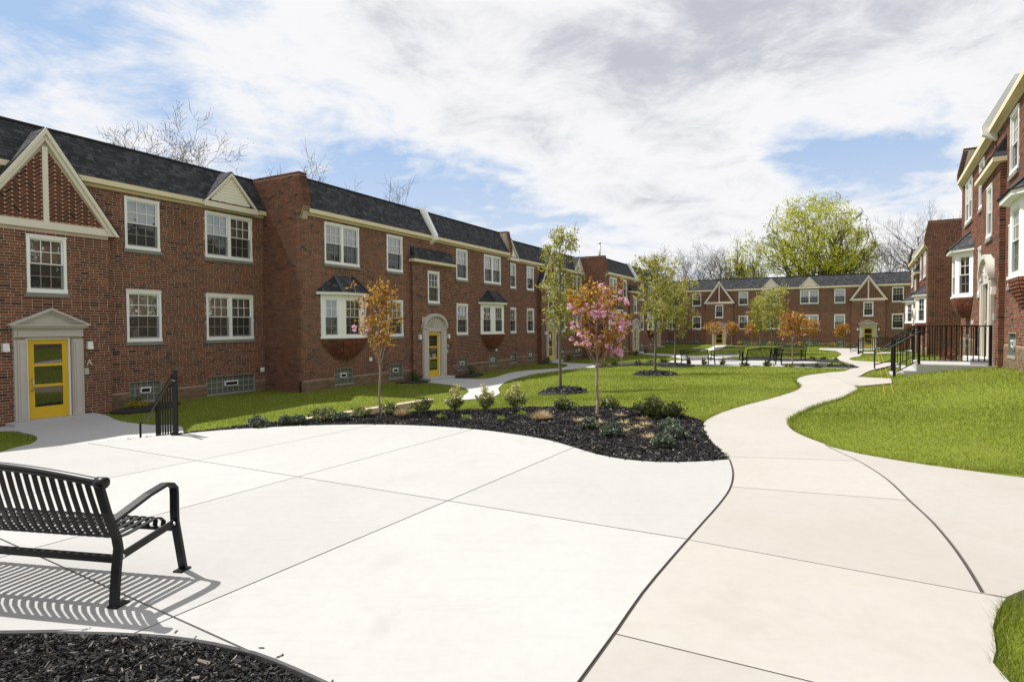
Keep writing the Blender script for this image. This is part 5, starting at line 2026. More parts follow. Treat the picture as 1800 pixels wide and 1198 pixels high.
def grow(segs, tips, p, d, L, r, lvl, cfg, rd):
    n = 3 if lvl < cfg['max'] else 2
    q = Vector(p)
    dd = Vector(d)
    pts = [(q.copy(), r)]
    for i in range(n):
        wob = cfg['wob']
        dd = (dd + Vector((rd.gauss(0, wob), rd.gauss(0, wob), rd.gauss(0, wob * 0.6) + cfg.get('up', 0.05)))).normalized()
        q2 = q + dd * (L / n)
        r2 = r * (1 - (i + 1) / n * cfg.get('taper', 0.45))
        segs.append((tuple(q), pts[-1][1], tuple(q2), r2))
        q = q2
        pts.append((q.copy(), r2))
    tips.append((q.copy(), dd.copy(), lvl))
    if lvl >= cfg['max']:
        return
    k = cfg['n'][lvl]
    for j in range(k):
        t = cfg.get('t0', 0.35) + (1 - cfg.get('t0', 0.35)) * (j + rd.random()) / k
        f = t * n
        i = min(int(f), n - 1)
        b = pts[i][0].lerp(pts[i + 1][0], f - i)
        ax_ = dd.cross(Vector((rd.gauss(0, 1), rd.gauss(0, 1), rd.gauss(0, 1))))
        if ax_.length < 1e-3:
            continue
        a = R(rd.gauss(cfg['ang'][lvl], 9))
        nd = Matrix.Rotation(a, 3, ax_.normalized()) @ dd
        nd = (nd + Vector((0, 0, cfg.get('lift', 0.0)))).normalized()
        grow(segs, tips, b, nd, L * cfg['ratio'][lvl] * rd.uniform(0.75, 1.2), max(pts[i][1] * cfg.get('rr', 0.55), cfg.get('rmin', 0.004)), lvl + 1, cfg, rd)


def make_tree(label, group, base, segs, wood, leaf_pts, leafmat, lsize, seed, aspect=0.6, droop=0.0, extra=None, name='tree', cat='tree', sides=5):
    root = empty(name, base)
    tag(root, label, cat, group)
    b = np.array(base)
    V, Fq = tubes_np(segs, sides)
    put('trunk', np_mesh('trunk', V - b, Fq, True), wood, root)
    rg = np.random.default_rng(seed)
    if leaf_pts is not None and len(leaf_pts):
        V, Fq = leaves_np(np.asarray(leaf_pts) - b, lsize, aspect, droop, rg=rg)
        put('crown', np_mesh('crown', V, Fq), leafmat, root)
    if extra is not None:
        P, mat, sz, nm = extra
        V, Fq = leaves_np(np.asarray(P) - b, sz, 0.95, rg=rg)
        put(nm, np_mesh(nm, V, Fq), mat, root)
    return root


def young_tree(label, group, base, H, crown0, width, seed, leafmat, lsize, nleaf, wood, trunk_r=0.035, upright=0.85, nl=10, cherry=False, spread=0.10, lean=0.0, name='tree', droop=0.25):
    rd = random.Random(seed)
    segs, tips = [], []
    base = Vector(base)
    cb = H * crown0
    pts = [base.copy()]
    nseg = 9
    for i in range(1, nseg + 1):
        f = i / nseg
        pts.append(base + Vector((rd.gauss(0, 0.012) + lean * f, rd.gauss(0, 0.012), H * 0.93 * f)))
    rad = lambda f: trunk_r * (1 - 0.85 * max(0, (f - crown0 * 0.9)) / (1 - crown0 * 0.9)) + 0.003
    for i in range(nseg):
        segs.append((tuple(pts[i]), rad(i / nseg) * (1.35 if i == 0 else 1), tuple(pts[i + 1]), rad((i + 1) / nseg)))
    P = []
    for k in range(nl):
        f = (k + 0.3) / nl
        hh = cb + (H * 0.86 - cb) * f ** (1.25 if cherry else 1.0)
        if cherry and k < nl * 0.6:
            hh = cb * rd.uniform(0.92, 1.1)
        i = min(int(hh / (H * 0.93) * nseg), nseg - 1)
        st_ = pts[i].lerp(pts[i + 1], hh / (H * 0.93) * nseg - i)
        az = k * 2.4 + rd.uniform(-0.4, 0.4)
        prof_ = math.sin(math.pi * min(1, max(0.12, 0.18 + 0.72 * f))) ** 0.7
        out = width * 0.5 * prof_ * rd.uniform(0.75, 1.15)
        rise = out * upright * rd.uniform(1.2, 2.2)
        if cherry:
            rise = (H - hh) * rd.uniform(0.45, 0.95)
        rise = min(rise, H * 1.02 - hh)
        end = st_ + Vector((math.cos(az) * out, math.sin(az) * out, rise))
        ctl = st_ + Vector((math.cos(az) * out * 0.65, math.sin(az) * out * 0.65, rise * 0.35))
        prev, r0 = st_, max(0.006, trunk_r * 0.38)
        line = []
        for j in range(1, 7):
            t = j / 6
            q = st_ * (1 - t) ** 2 + ctl * 2 * t * (1 - t) + end * t * t
            q = q + Vector((rd.gauss(0, 0.012), rd.gauss(0, 0.012), rd.gauss(0, 0.012)))
            r1 = max(0.0028, r0 * 0.8)
            segs.append((tuple(prev), r0, tuple(q), r1))
            line.append(q)
            prev, r0 = q, r1
        for j in range(9):
            t = rd.uniform(0.2, 1.0) if not cherry else rd.uniform(0.35, 1.0)
            i2 = min(int(t * 6), 5)
            s0 = line[max(i2 - 1, 0)].lerp(line[i2], t * 6 - i2)
            dv = Vector((rd.gauss(0, 1), rd.gauss(0, 1), rd.gauss(0.6, 0.7))).normalized()
            l_ = rd.uniform(0.10, 0.30) * max(0.5, width / 1.3)
            e0 = s0 + dv * l_
            segs.append((tuple(s0), 0.0035, tuple(e0), 0.0018))
            P.append((s0.lerp(e0, 0.6), 0.6))
            P.append((e0, 1.0))
        P.append((line[-1], 1.0))
    for j in range(10):     # leader shoots
        q = pts[-1] + Vector((rd.gauss(0, 0.08), rd.gauss(0, 0.08), rd.uniform(-0.15, 0.07) * H * 0.5))
        P.append((q, 1.0))
    rg = np.random.default_rng(seed)
    C = np.array([list(p[0]) for p in P])
    idx = rg.integers(0, len(C), nleaf)
    L = C[idx] + rg.normal(size=(nleaf, 3)) * spread * np.array([1, 1, 0.9])
    extra = None
    if cherry:
        ctr_ = C.mean(0)
        rad_ = np.hypot(C[:, 0] - ctr_[0], C[:, 1] - ctr_[1])
        pr_ = (0.35 + rad_ / rad_.max()) * np.where(C[:, 2] < ctr_[2] + H * 0.12, 1.0, 0.25)
        cc = C[rg.choice(len(C), 30 if nleaf == 1250 else (3 if nleaf == 850 else 6), p=pr_ / pr_.sum())]
        out_ = cc - ctr_
        out_[:, 2] = 0
        cc = cc + out_ * 0.18 + np.array([0, 0, -0.05])
        fp = []
        for c in cc:
            for _ in range(rg.integers(3, 8) if nleaf != 850 else rg.integers(1, 3)):
                k = 24
                v = rg.normal(size=(k, 3))
                v /= np.linalg.norm(v, axis=1, keepdims=True)
                fp.append(c + rg.normal(size=3) * np.array([0.10, 0.10, 0.045]) + v * 0.032 * rg.uniform(0.6, 1.2))
        extra = (np.concatenate(fp), LEAF['blossom'], 0.034, 'blossom')
    return make_tree(label, group, base, segs, wood, L, leafmat, lsize, seed, 0.55, droop, extra, name=name)


GT = 'young ornamental trees in the courtyard'
b1 = G(985, 689)
dz_ = Vector((0, 0, 0.10))
hgt = lambda base, px, py: (at(px, py, base.y).z - base.z)
young_tree('slender young pear tree with pale green leaves, tallest on the lawn', GT, b1, hgt(b1, 982, 390), 0.30, 1.42, 3, LEAF['pear'], 0.066, 4800, M['bark'], 0.045, 0.95, 16, spread=0.060, name='pear_tree')
b2 = G(1152, 657)
young_tree('young pear tree in a mulch ring at the middle of the lawn', GT, b2, hgt(b2, 1150, 440), 0.30, 1.75, 5, LEAF['pear'], 0.085, 4600, M['bark'], 0.055, 0.9, 15, spread=0.085, name='pear_tree')
b3 = G(1187, 642)
young_tree('young pear tree in a mulch ring beside the leftmost distant bench', GT, b3, hgt(b3, 1188, 490), 0.30, 2.45, 9, LEAF['pear'], 0.095, 5200, M['bark'], 0.055, 0.8, 15, spread=0.11, name='pear_tree')
c1 = onz(668, 724, 0.0)
young_tree('thin young cherry tree with bronze leaves in front of the bay window', GT, c1, hgt(c1, 668, 490), 0.36, 0.90, 12, LEAF['cherry'], 0.080, 850, M['bark_cherry'], 0.020, 0.9, 12, True, 0.055, name='cherry_tree', droop=0.7)
c2 = onz(1050, 727, 0.0)
young_tree('young cherry tree with pink blossom and bronze leaves in the front mulch bed', GT, c2, hgt(c2, 1050, 496), 0.36, 1.08, 14, LEAF['cherry'], 0.082, 1250, M['bark_cherry'], 0.026, 0.9, 15, True, 0.065, name='cherry_tree', droop=0.7)
c3 = G(1093, 643)
young_tree('small blossoming cherry tree behind the lawn, near the arched door', GT, c3, hgt(c3, 1093, 548), 0.42, 1.05, 16, LEAF['cherry'], 0.10, 1500, M['bark_cherry'], 0.025, 0.9, 11, True, 0.08, name='cherry_tree', droop=0.6)
for px, py, top, wd, kind, lab in ((1256, 611, 566, 1.6, 'c', 'small bronze cherry tree left of the far building door, by the left gable'), (1286, 610, 566, 1.3, 'c', 'small bronze cherry tree right of the far door under the left gable'),
                                   (1322, 610, 570, 1.2, 'c', 'small cherry tree below the lower single window of the far building'), (1336, 616, 528, 1.8, 'p', 'leafy young pear tree left of the pair before the far dormers'),
                                   (1356, 622, 509, 2.2, 'p', 'tall young pear tree in front of the far building dormers'), (1393, 640, 549, 1.35, 'c', 'blossoming cherry tree among the distant benches'),
                                   (1423, 617, 562, 1.4, 'c', 'bronze cherry tree just right of the bench group'), (1480, 612, 570, 1.1, 'c', 'small pink cherry tree left of the right hand far door')):
    bb = G(px, py)
    hh = hgt(bb, px, top)
    if kind == 'c':
        young_tree(lab, GT, bb, hh, 0.45, wd, px, LEAF['cherry'], 0.13, 1100, M['bark_cherry'], 0.03, 0.9, 10, True, 0.12, name='cherry_tree', droop=0.5)
    else:
        young_tree(lab, GT, bb, hh, 0.30, wd, px, LEAF['pear'], 0.14, 2600, M['bark'], 0.05, 0.9, 12, spread=0.15, name='pear_tree')

# ---- large trees beyond the roofs
def bare_tree(label, base, H, seed, spread=34, max_=5, leaf=None, nleaf=0, lsize=0.12, wood='bark_dark', r0=None, lean=(0, 0)):
    rd = random.Random(seed)
    segs, tips = [], []
    cfg = dict(max=max_, n=[5, 5, 4, 4, 4, 3], ang=[spread, spread + 4, 38, 40, 42, 44], ratio=[0.66, 0.62, 0.60, 0.58, 0.6, 0.6], wob=0.10, up=0.07, t0=0.38, rr=0.56, rmin=0.008, taper=0.5)
    grow(segs, tips, base, (lean[0], lean[1], 1), H * 0.52, r0 or H * 0.016, 0, cfg, rd)
    zmax = max(max(s[0][2], s[2][2]) for s in segs) - base[2]
    k = H / zmax
    B = Vector(base)
    sc3 = lambda p: (B.x + (p[0] - B.x) * k, B.y + (p[1] - B.y) * k, B.z + (p[2] - B.z) * k)
    segs = [(sc3(a), ra, sc3(b), rb) for a, ra, b, rb in segs]
    cen = np.array([sc3(t[0])[:2] for t in tips if t[2] >= max_ - 1])
    cen = (np.percentile(cen, 3, axis=0) + np.percentile(cen, 97, axis=0)) / 2
    dx, dy = B.x - cen[0], B.y - cen[1]
    base2 = Vector((B.x + dx, B.y + dy, B.z))
    segs = [((a[0] + dx, a[1] + dy, a[2]), ra, (b[0] + dx, b[1] + dy, b[2]), rb) for a, ra, b, rb in segs]
    sc4 = sc3
    sc3 = lambda p: tuple(np.array(sc4(p)) + np.array([dx, dy, 0]))
    pts = None
    if leaf is not None:
        rg = np.random.default_rng(seed)
        tp_ = np.array([sc3(t[0]) for t in tips if t[2] >= max_ - 1])
        pts = tp_[rg.integers(0, len(tp_), nleaf)] + rg.normal(size=(nleaf, 3)) * lsize * 2.2
    return make_tree(label, 'large trees beyond the roofs', base2, segs, M[wood], pts, leaf, lsize, seed, 0.7, name='tree', sides=4)


def beyond(px, top, depth, gz=-0.5):
    p = at(px, top, depth)
    return Vector((p.x, p.y, gz)), p.z - gz


for px, top, dep, seed, sp, kw, lab in (
        (215, 172, 34, 4, 46, dict(leaf=LEAF['bud'], nleaf=4500, lsize=0.05, max_=6), 'bare budding tree rising behind the roof above door A'),
        (610, 285, 42, 8, 38, dict(leaf=LEAF['bud'], nleaf=1200, lsize=0.05), 'thin bare tree rising behind the roof left of the white roof cap'),
        (715, 325, 50, 21, 34, dict(leaf=LEAF['bud'], nleaf=800, lsize=0.05), 'bare twiggy treetop just right of the white roof cap'),
        (1165, 435, 96, 31, 40, dict(leaf=LEAF['bud'], nleaf=2500, lsize=0.14), 'reddish bare tree behind the corner where two buildings meet'),
        (1198, 430, 104, 37, 26, dict(), 'narrow bare tree second from the left behind the far roof'),
        (1234, 438, 98, 41, 34, dict(), 'forked bare tree behind the left gable of the far roof'),
        (1252, 408, 100, 43, 24, dict(), 'tall slim bare tree left of the yellow green trees'),
        (1283, 440, 97, 47, 34, dict(leaf=LEAF['haze'], nleaf=1200, lsize=0.2, max_=4), 'bare tree with pale buds behind the far roof beside the small green tree'),
        (1497, 425, 99, 53, 44, dict(leaf=LEAF['bud'], nleaf=2200, lsize=0.14), 'low russet budding tree between the big green tree and the right row'),
        (1612, 345, 84, 59, 44, dict(), 'large bare tree with crooked branches behind the right end of the far roof'),
        (1560, 400, 92, 61, 40, dict(leaf=LEAF['haze'], nleaf=900, lsize=0.18, max_=4), 'bare tree just right of the big yellow green tree')):
    bb, hh = beyond(px, top, dep)
    bare_tree(lab, bb, hh, seed, sp, **kw)


def spring_tree(label, px, top, depth, halfw_px, seed, nl, nleaf, stems):
    """broad tree with fresh yellow green leaves in clumps round its outer branches"""
    rd = random.Random(seed)
    rg = np.random.default_rng(seed)
    B, H = beyond(px, top, depth)
    hw = halfw_px / F_PX * depth
    segs, ends = [], []
    for k in range(stems):
        az = 2 * math.pi * k / stems + rd.uniform(-0.3, 0.3)
        lean = rd.uniform(0.10, 0.34)
        d = Vector((math.cos(az) * lean, math.sin(az) * lean * 0.7, 1)).normalized()
        cfg = dict(max=4, n=[6, 5, 4, 3], ang=[34, 36, 38, 40], ratio=[0.60, 0.6, 0.55, 0.55], wob=0.09, up=0.03, t0=0.35, rr=0.58, rmin=0.03, taper=0.5)
        tips = []
        grow(segs, tips, B + Vector((math.cos(az), math.sin(az), 0)) * 0.9, d, H * 0.50, H * 0.021, 0, cfg, rd)
        ends += [t[0] for t in tips if t[2] >= 3]
    E = np.array([list(e) for e in ends])
    S = np.array([[*a, ra, *b, rb] for a, ra, b, rb in segs])
    kz = H / (E[:, 2].max() - B.z)
    kx = hw / np.percentile(np.abs(E[:, 0] - B.x), 97)
    sc_ = np.array([kx, kx, kz])
    Bn = np.array(B)
    for c in (0, 4):
        S[:, c:c + 3] = Bn + (S[:, c:c + 3] - Bn) * sc_
    E = Bn + (E - Bn) * sc_
    segs = [(tuple(r[:3]), r[3], tuple(r[4:7]), r[7]) for r in S]
    # leaf clumps in the outer shell of a domed crown, each tied to the nearest branch by twigs
    zc = B.z + H * 0.56
    dn = np.stack([(E[:, 0] - B.x) / hw, (E[:, 1] - B.y) / hw, (E[:, 2] - zc) / (H * 0.44)], 1)
    rad = np.linalg.norm(dn, axis=1)
    lim = np.clip(1.0 / np.maximum(rad, 1e-3), 0, 1)
    ctr = np.array([B.x, B.y, zc])
    E = ctr + (E - ctr) * lim[:, None]
    for i in range(len(segs)):
        q2 = []
        for c in (0, 2):
            v = np.array(segs[i][c]) - ctr
            rr = np.linalg.norm(v / np.array([hw, hw, H * 0.44]))
            if rr > 1 and v[2] > 0:
                v = v / rr
            q2.append(tuple(ctr + v))
        segs[i] = (q2[0], segs[i][1], q2[1], segs[i][3])
    nc = nl
    u = rg.normal(size=(nc * 3, 3))
    u /= np.linalg.norm(u, axis=1, keepdims=True)
    u = u[u[:, 2] > -0.30][:nc]
    shell = rg.uniform(0.70, 0.99, (len(u), 1)) * (1 + 0.10 * np.sin(u[:, :1] * 7 + seed) * np.cos(u[:, 1:2] * 5))
    C = ctr + u * shell * np.array([hw, hw, H * 0.44])
    for c in C:
        j = int(np.argmin(((E - c) ** 2).sum(1)))
        segs.append((tuple(E[j]), 0.035, tuple(c), 0.015))
    C = np.concatenate([C, E[rg.integers(0, len(E), nc // 2)]])
    idx = rg.integers(0, len(C), nleaf)
    P = C[idx] + rg.normal(size=(nleaf, 3)) * np.array([0.50, 0.50, 0.36])
    return make_tree(label, 'large trees beyond the roofs', B, segs, M['willow_bark'], P, LEAF['willow'], 0.23, seed, 0.55, 0.5, name='tree', sides=5)


spring_tree('big broad tree with fresh yellow green leaves behind the far roof', 1434, 336, 96, 92, 5, 300, 27000, 5)
spring_tree('smaller yellow green tree left of the big green tree', 1306, 410, 100, 38, 11, 80, 5000, 3)

# ---- shrubs
def shrub(label, base, w, h, mat, n, size, seed, name='shrub', cat='shrub', group=None, style='round', tip=None):
    rg = np.random.default_rng(seed)
    rd = random.Random(seed)
    B = Vector(base)
    root = empty(name, B)
    tag(root, label, cat, group)
    segs, P, tipP = [], [], []
    ns = {'round': 16, 'spike': 14, 'low': 22, 'twig': 20}[style]
    for k in range(ns):
        az = rd.uniform(0, 2 * math.pi)
        rr = math.sqrt(rd.random()) * w * 0.5
        if style == 'spike':
            hh = h * (rd.uniform(0.85, 1.0) if k < 4 else rd.uniform(0.4, 0.7))
            rr *= 0.45 if k < 4 else 1.0
        elif style == 'low':
            hh = h * rd.uniform(0.7, 1.15) * (1 - 0.45 * (rr / (w * 0.5)) ** 2)
        else:
            hh = h * rd.uniform(0.6, 1.0) * math.sqrt(max(0.15, 1 - (rr / (w * 0.52)) ** 2))
        e = Vector((math.cos(az) * rr, math.sin(az) * rr, hh))
        m1 = e * 0.5 + Vector((rd.gauss(0, 0.02), rd.gauss(0, 0.02), 0))
        segs += [((0, 0, 0), 0.006, tuple(m1), 0.004), (tuple(m1), 0.004, tuple(e), 0.002)]
        kk = max(6, n // ns)
        t = rg.uniform(0.25, 1.0, kk) ** 0.7
        q = np.where(t[:, None] < 0.5, np.array(m1) * (t[:, None] * 2), np.array(m1) + (np.array(e) - np.array(m1)) * (t[:, None] * 2 - 1))
        q = q + rg.normal(size=(kk, 3)) * np.array([w, w, h * 0.7]) * (0.05 if style == 'spike' else 0.085)
        q[:, 2] = np.maximum(q[:, 2], 0.01)
        if tip is not None:
            up = q[:, 2] > h * rg.uniform(0.35, 0.7, kk)
            tipP.append(q[up])
            q = q[~up]
        P.append(q)
    V, Fq = tubes_np(segs, 4)
    put('stems', np_mesh('stems', V, Fq), M['bark'], root)
    P = np.concatenate(P)
    V, Fq = leaves_np(P, size, 0.6, rg=rg)
    put('foliage', np_mesh('foliage', V, Fq), mat, root)
    if tip is not None:
        V, Fq = leaves_np(np.concatenate(tipP), size * 0.9, 0.6, rg=rg)
        put('new_growth', np_mesh('new_growth', V, Fq), tip, root)
    return root


def on_bed(px, py):
    p = onz(px, py, 0.0)
    return Vector((p.x, p.y, -0.012))


sz = lambda b, px: px / F_PX * b.y
GS = 'shrubs in the front mulch bed'
for i, (px, py, w, h, kind, lab) in enumerate((
        (800, 722, 30, 46, 'var', 'upright variegated yellow shrub, leftmost of the three tall ones in the bed'),
        (853, 721, 33, 48, 'var', 'upright variegated yellow shrub, middle of the three tall ones in the bed'),
        (907, 720, 38, 50, 'var', 'upright variegated yellow shrub, rightmost of the three tall ones in the bed'),
        (744, 722.5, 36, 32, 'olive', 'loose green shrub on the grass just left of the tall variegated trio'),
        (690, 726, 40, 24, 'olive', 'low spreading olive green shrub right of the thin cherry trunk'),
        (636, 729, 38, 16, 'olive', 'low straggly shrub left of the thin cherry trunk'),
        (566, 735.5, 44, 24, 'olive', 'pale twiggy shrub at the left part of the mulch bed by the kerb'),
        (992, 718, 40, 26, 'dark', 'small dark green shrub just left of the blossoming cherry trunk'),
        (1071, 716, 40, 22, 'dark', 'small dark green shrub just right of the blossoming cherry trunk'),
        (1157, 733, 82, 48, 'dark', 'largest dark green holly shrub at the right of the mulch bed'),
        (452, 750, 28, 14, 'blue', 'blue green juniper at the far left tip of the mulch bed'),
        (503, 744, 18, 11, 'blue', 'left one of two little junipers standing close together by the kerb'),
        (526, 743.5, 18, 12, 'blue', 'right one of two little junipers standing close together by the kerb'),
        (600, 736.5, 22, 10, 'blue', 'small juniper between pale shrub and the thin cherry tree'),
        (1035, 754, 27, 16, 'blue', 'round blue green juniper, leftmost of the five in the right of the bed'),
        (1077, 766, 34, 20, 'blue', 'blue green juniper second from left in the right of the bed'),
        (1178, 754, 30, 17, 'blue', 'rearmost of three clustered blue green junipers near the walkway'),
        (1186, 770, 34, 19, 'blue', 'middle of three clustered blue green junipers near the walkway'),
        (1166, 786, 32, 19, 'blue', 'front one of three clustered blue green junipers near the walkway'))):
    b = on_bed(px, py)
    w_, h_ = sz(b, w), sz(b, h)
    if kind == 'var':
        shrub(lab, b, w_ * 1.2, h_, LEAF['olive'], 1500, 0.042, 100 + i, group=GS, style='spike', tip=LEAF['variegated'])
    elif kind == 'olive':
        shrub(lab, b, w_, h_, LEAF['olive'], 900, 0.042, 100 + i, group=GS)
    elif kind == 'dark':
        shrub(lab, b, w_, h_, LEAF['dark'], 1000 if w < 60 else 3200, 0.044, 100 + i, group=GS, tip=LEAF['olive'])
    else:
        shrub(lab, b, w_ * 1.2, h_ * 1.3, LEAF['blue'], 3000, 0.034, 100 + i, name='juniper', group=GS, style='low')


def tuft(label, base, w, h, mat, n, seed, name, cat, flat=0.4):
    """dry clump of thin stalks"""
    rg = np.random.default_rng(seed)
    az = rg.uniform(0, 2 * np.pi, n)
    el_ = rg.uniform(flat, 1.3, n)
    L = rg.uniform(0.5, 1.0, n)
    d = np.stack([np.cos(az) * np.cos(el_) * w * 0.5, np.sin(az) * np.cos(el_) * w * 0.5, np.sin(el_) * h], 1) * L[:, None]
    b0 = np.stack([np.cos(az), np.sin(az), az * 0], 1) * rg.uniform(0, 0.25, (n, 1)) * w * 0.5
    s = np.cross(d, np.array([[0, 0, 1.0]]))
    s /= np.linalg.norm(s, axis=1, keepdims=True) + 1e-9
    V = np.stack([b0 - s * 0.0065, b0 + s * 0.0065, b0 + d], 1)
    o = put(name, np_mesh(name, V.reshape(-1, 3), np.arange(n * 3).reshape(n, 3)), mat, None, base)
    tag(o, label, cat)
    return o


tuft('dry tan ornamental grass clump at the middle of the mulch bed', on_bed(952, 737), 0.62, 0.24, LEAF['straw'], 500, 1, 'dry_grass', 'grass clump')
tuft('dry tan ornamental grass clump right of the thin cherry trunk', on_bed(706, 731), 0.48, 0.24, LEAF['straw'], 420, 2, 'dry_grass', 'grass clump')
for i, (px, py, lab) in enumerate(((1018, 741, 'straw coloured cut perennial left of the blossoming cherry'), (1052, 744, 'straw coloured cut perennial at the foot of the blossoming cherry'), (1090, 731, 'straw coloured cut perennial behind the row, right of the cherry'),
                                   (1098, 745, 'straw coloured cut perennial between juniper and holly'), (1096, 759, 'straw coloured cut perennial beside the second juniper'), (1130, 738, 'straw coloured cut perennial close to the big holly'),
                                   (1120, 753, 'broad tan cut perennial in the middle of the right bed'), (1135, 748, 'straw coloured cut perennial left of the juniper cluster'), (1140, 770, 'straw coloured cut perennial nearest the plaza edge'))):
    tuft(lab, on_bed(px, py) + Vector((0, 0, 0.02)), 0.42, 0.10, LEAF['straw'], 90, 20 + i, 'cut_perennial', 'perennial', 0.02)
for i, (px, py, lab) in enumerate(((776, 733, 'lime green sprout in the mulch below the left variegated shrub'), (820, 734, 'small lime green sprout between the left and middle variegated shrubs'), (880, 736, 'lime green sprout in the mulch below the middle variegated shrub'), (917, 727, 'small lime green sprout below the right variegated shrub'))):
    shrub(lab, on_bed(px, py), 0.20, 0.06, LEAF['lime'], 90, 0.035, 60 + i, name='sprout', cat='sprout', style='low')
# beds farther away
for i, (px, py, w, h, kind, lab) in enumerate((
        (1061, 644, 16, 9, 'olive', 'leftmost low shrub of the bed in front of the small cherry'), (1081, 643, 12, 9, 'dark', 'low shrub just left of the small cherry behind the lawn'), (1119, 641, 16, 9, 'dark', 'low shrub right of the small cherry behind the lawn'),
        (1142, 639.5, 16, 9, 'olive', 'low shrub right behind the middle pear tree'), (1166, 638.5, 16, 10, 'dark', 'low shrub between the middle and right pear trees'),
        (1211, 642, 9, 15, 'var', 'variegated shrub under the leftmost distant bench'), (1237, 642.5, 10, 15, 'var', 'variegated shrub at the right end of the leftmost distant bench'), (1271, 643, 11, 16, 'var', 'variegated shrub in front of the second distant bench'),
        (1309, 643.5, 15, 9, 'dark', 'low green shrub at the left foot of the nearest terrace bench'), (1348, 643.8, 22, 11, 'dark', 'low green shrub in front of the nearest terrace bench'),
        (1388, 644.8, 16, 6, 'olive', 'low shrub at the left end of the pointed bed'), (1412, 645.2, 10, 7, 'blue', 'blue juniper at the left of the pointed bed'), (1437, 645.5, 9, 7, 'blue', 'small blue juniper in the middle of the pointed bed'),
        (1460, 646, 18, 9, 'dark', 'dark low shrub in the pointed bed'), (1480, 645.5, 16, 8, 'blue', 'blue juniper near the tip of the pointed bed'), (1498, 646.5, 10, 5, 'blue', 'little juniper at the very tip of the pointed bed'),
        (1428, 633.5, 12, 6, 'dark', 'dark shrub on the grass island behind the benches'), (1449, 633, 11, 6, 'dark', 'rounded shrub on the right of the grass island'), (1469, 634.5, 12, 5, 'blue', 'blue juniper at the right tip of the island bed'),
        (240, 718, 34, 26, 'gold', 'yellow green boxwood beside the basement window near door A'),
        (1590, 617, 24, 14, 'azalea', 'crimson flowering azalea beyond the railings on the right'), (1702, 641, 40, 30, 'red', 'red leaved shrub behind the near railing by the yellow door'), (1672, 636, 26, 26, 'red', 'red leaved shrub below the right bay window behind the railing'))):
    b = G(px, py)
    if lab.startswith('red'):
        mw_ = Matrix.Translation((rootR.location.x, rootR.location.y, 0)) @ Matrix.Rotation(rootR.rotation_euler.z, 4, 'Z')
        b = mw_ @ Vector((1.9 if px == 1702 else -3.4, -0.75, 0))
        b.z = tz(b.x, b.y)
        if px == 1702:
            b = mw_ @ Vector((-2.0, -0.75, 0))
            b.z = tz(b.x, b.y)
    w_, h_ = sz(b, w), sz(b, h)
    mat = {'olive': LEAF['olive'], 'dark': LEAF['dark'], 'var': LEAF['olive'], 'blue': LEAF['blue'], 'gold': LEAF['gold'], 'azalea': LEAF['dark'], 'red': LEAF['redleaf']}[kind]
    big = b.y > 20
    shrub(lab, b, w_, h_, mat, 260 if big else 700, 0.09 if big else 0.045, 300 + i, style='spike' if kind == 'var' else 'round', tip={'var': LEAF['variegated'], 'azalea': LEAF['azalea'], 'gold': LEAF['dark']}.get(kind), group='shrubs in the farther beds')
rd = random.Random(3)
for i in range(26):
    p = farp(-9.2 + i * 0.43 + rd.uniform(-0.1, 0.1), 1.0 + rd.uniform(-0.2, 0.6))
    p.z = tz(p.x, p.y)
    kk = i % 7
    tg = shrub('small clipped shrub in the row at the foot of the far building', p, 0.5, 0.35 if kk else 0.6, LEAF['olive'] if kk else LEAF['gold'], 90, 0.12, 500 + i, group='row of small shrubs along the far building')
for s_, d_, lab in ((20.2, 15.6, 'dark little shrub at the wall left of door B'), (24.4, 15.5, 'dark bushy shrub below the basement window right of door B'), (34.9, 16.2, 'dark round shrub left of the third yellow door'), (38.6, 16.2, 'dark shrub right of the third yellow door'),
                    (49.0, 14.5, 'dark shrub left of the distant arched door'), (52.0, 14.5, 'dark shrub right of the distant arched door')):
    p = lefty(s_, d_)
    p.z = tz(p.x, p.y)
    shrub(lab, p, 0.7, 0.6, LEAF['dark'], 380, 0.06, int(s_ * 7), group='dark shrubs at the left row walls')

# two yellow marker lines by the right hand steps
for i, (a, b, lab) in enumerate((((1541, 612), (1556, 697), 'left thin yellow marker line leaning on the handrail'), ((1545, 610), (1572, 693), 'right thin yellow marker line leaning on the handrail'))):
    q = G(*b)
    t_ = at(*a, 17.2)
    o = MB().tube([Vector((0, 0, 0)), (t_ - q) * 0.5 + Vector((0, 0, -0.03)), t_ - q], 0.0020, 6).build('marker_line', M['plastic'], None, q)
    tag(o, lab, 'cord')

# ------------------------------------------------------------------ grass and mulch chips
def in_any(polys, X, Y):
    m = np.zeros(X.shape, bool)
    for p in polys:
        xs = [q[0] for q in p]
        ys = [q[1] for q in p]
        bb = (X > min(xs)) & (X < max(xs)) & (Y > min(ys)) & (Y < max(ys))
        if bb.any():
            mm = np.zeros(X.shape, bool)
            mm[bb] = inside(p, X[bb], Y[bb])
            m |= mm
    return m


JL = np.array([[p[0], p[1]] for p in list(pj) + list(rj)])


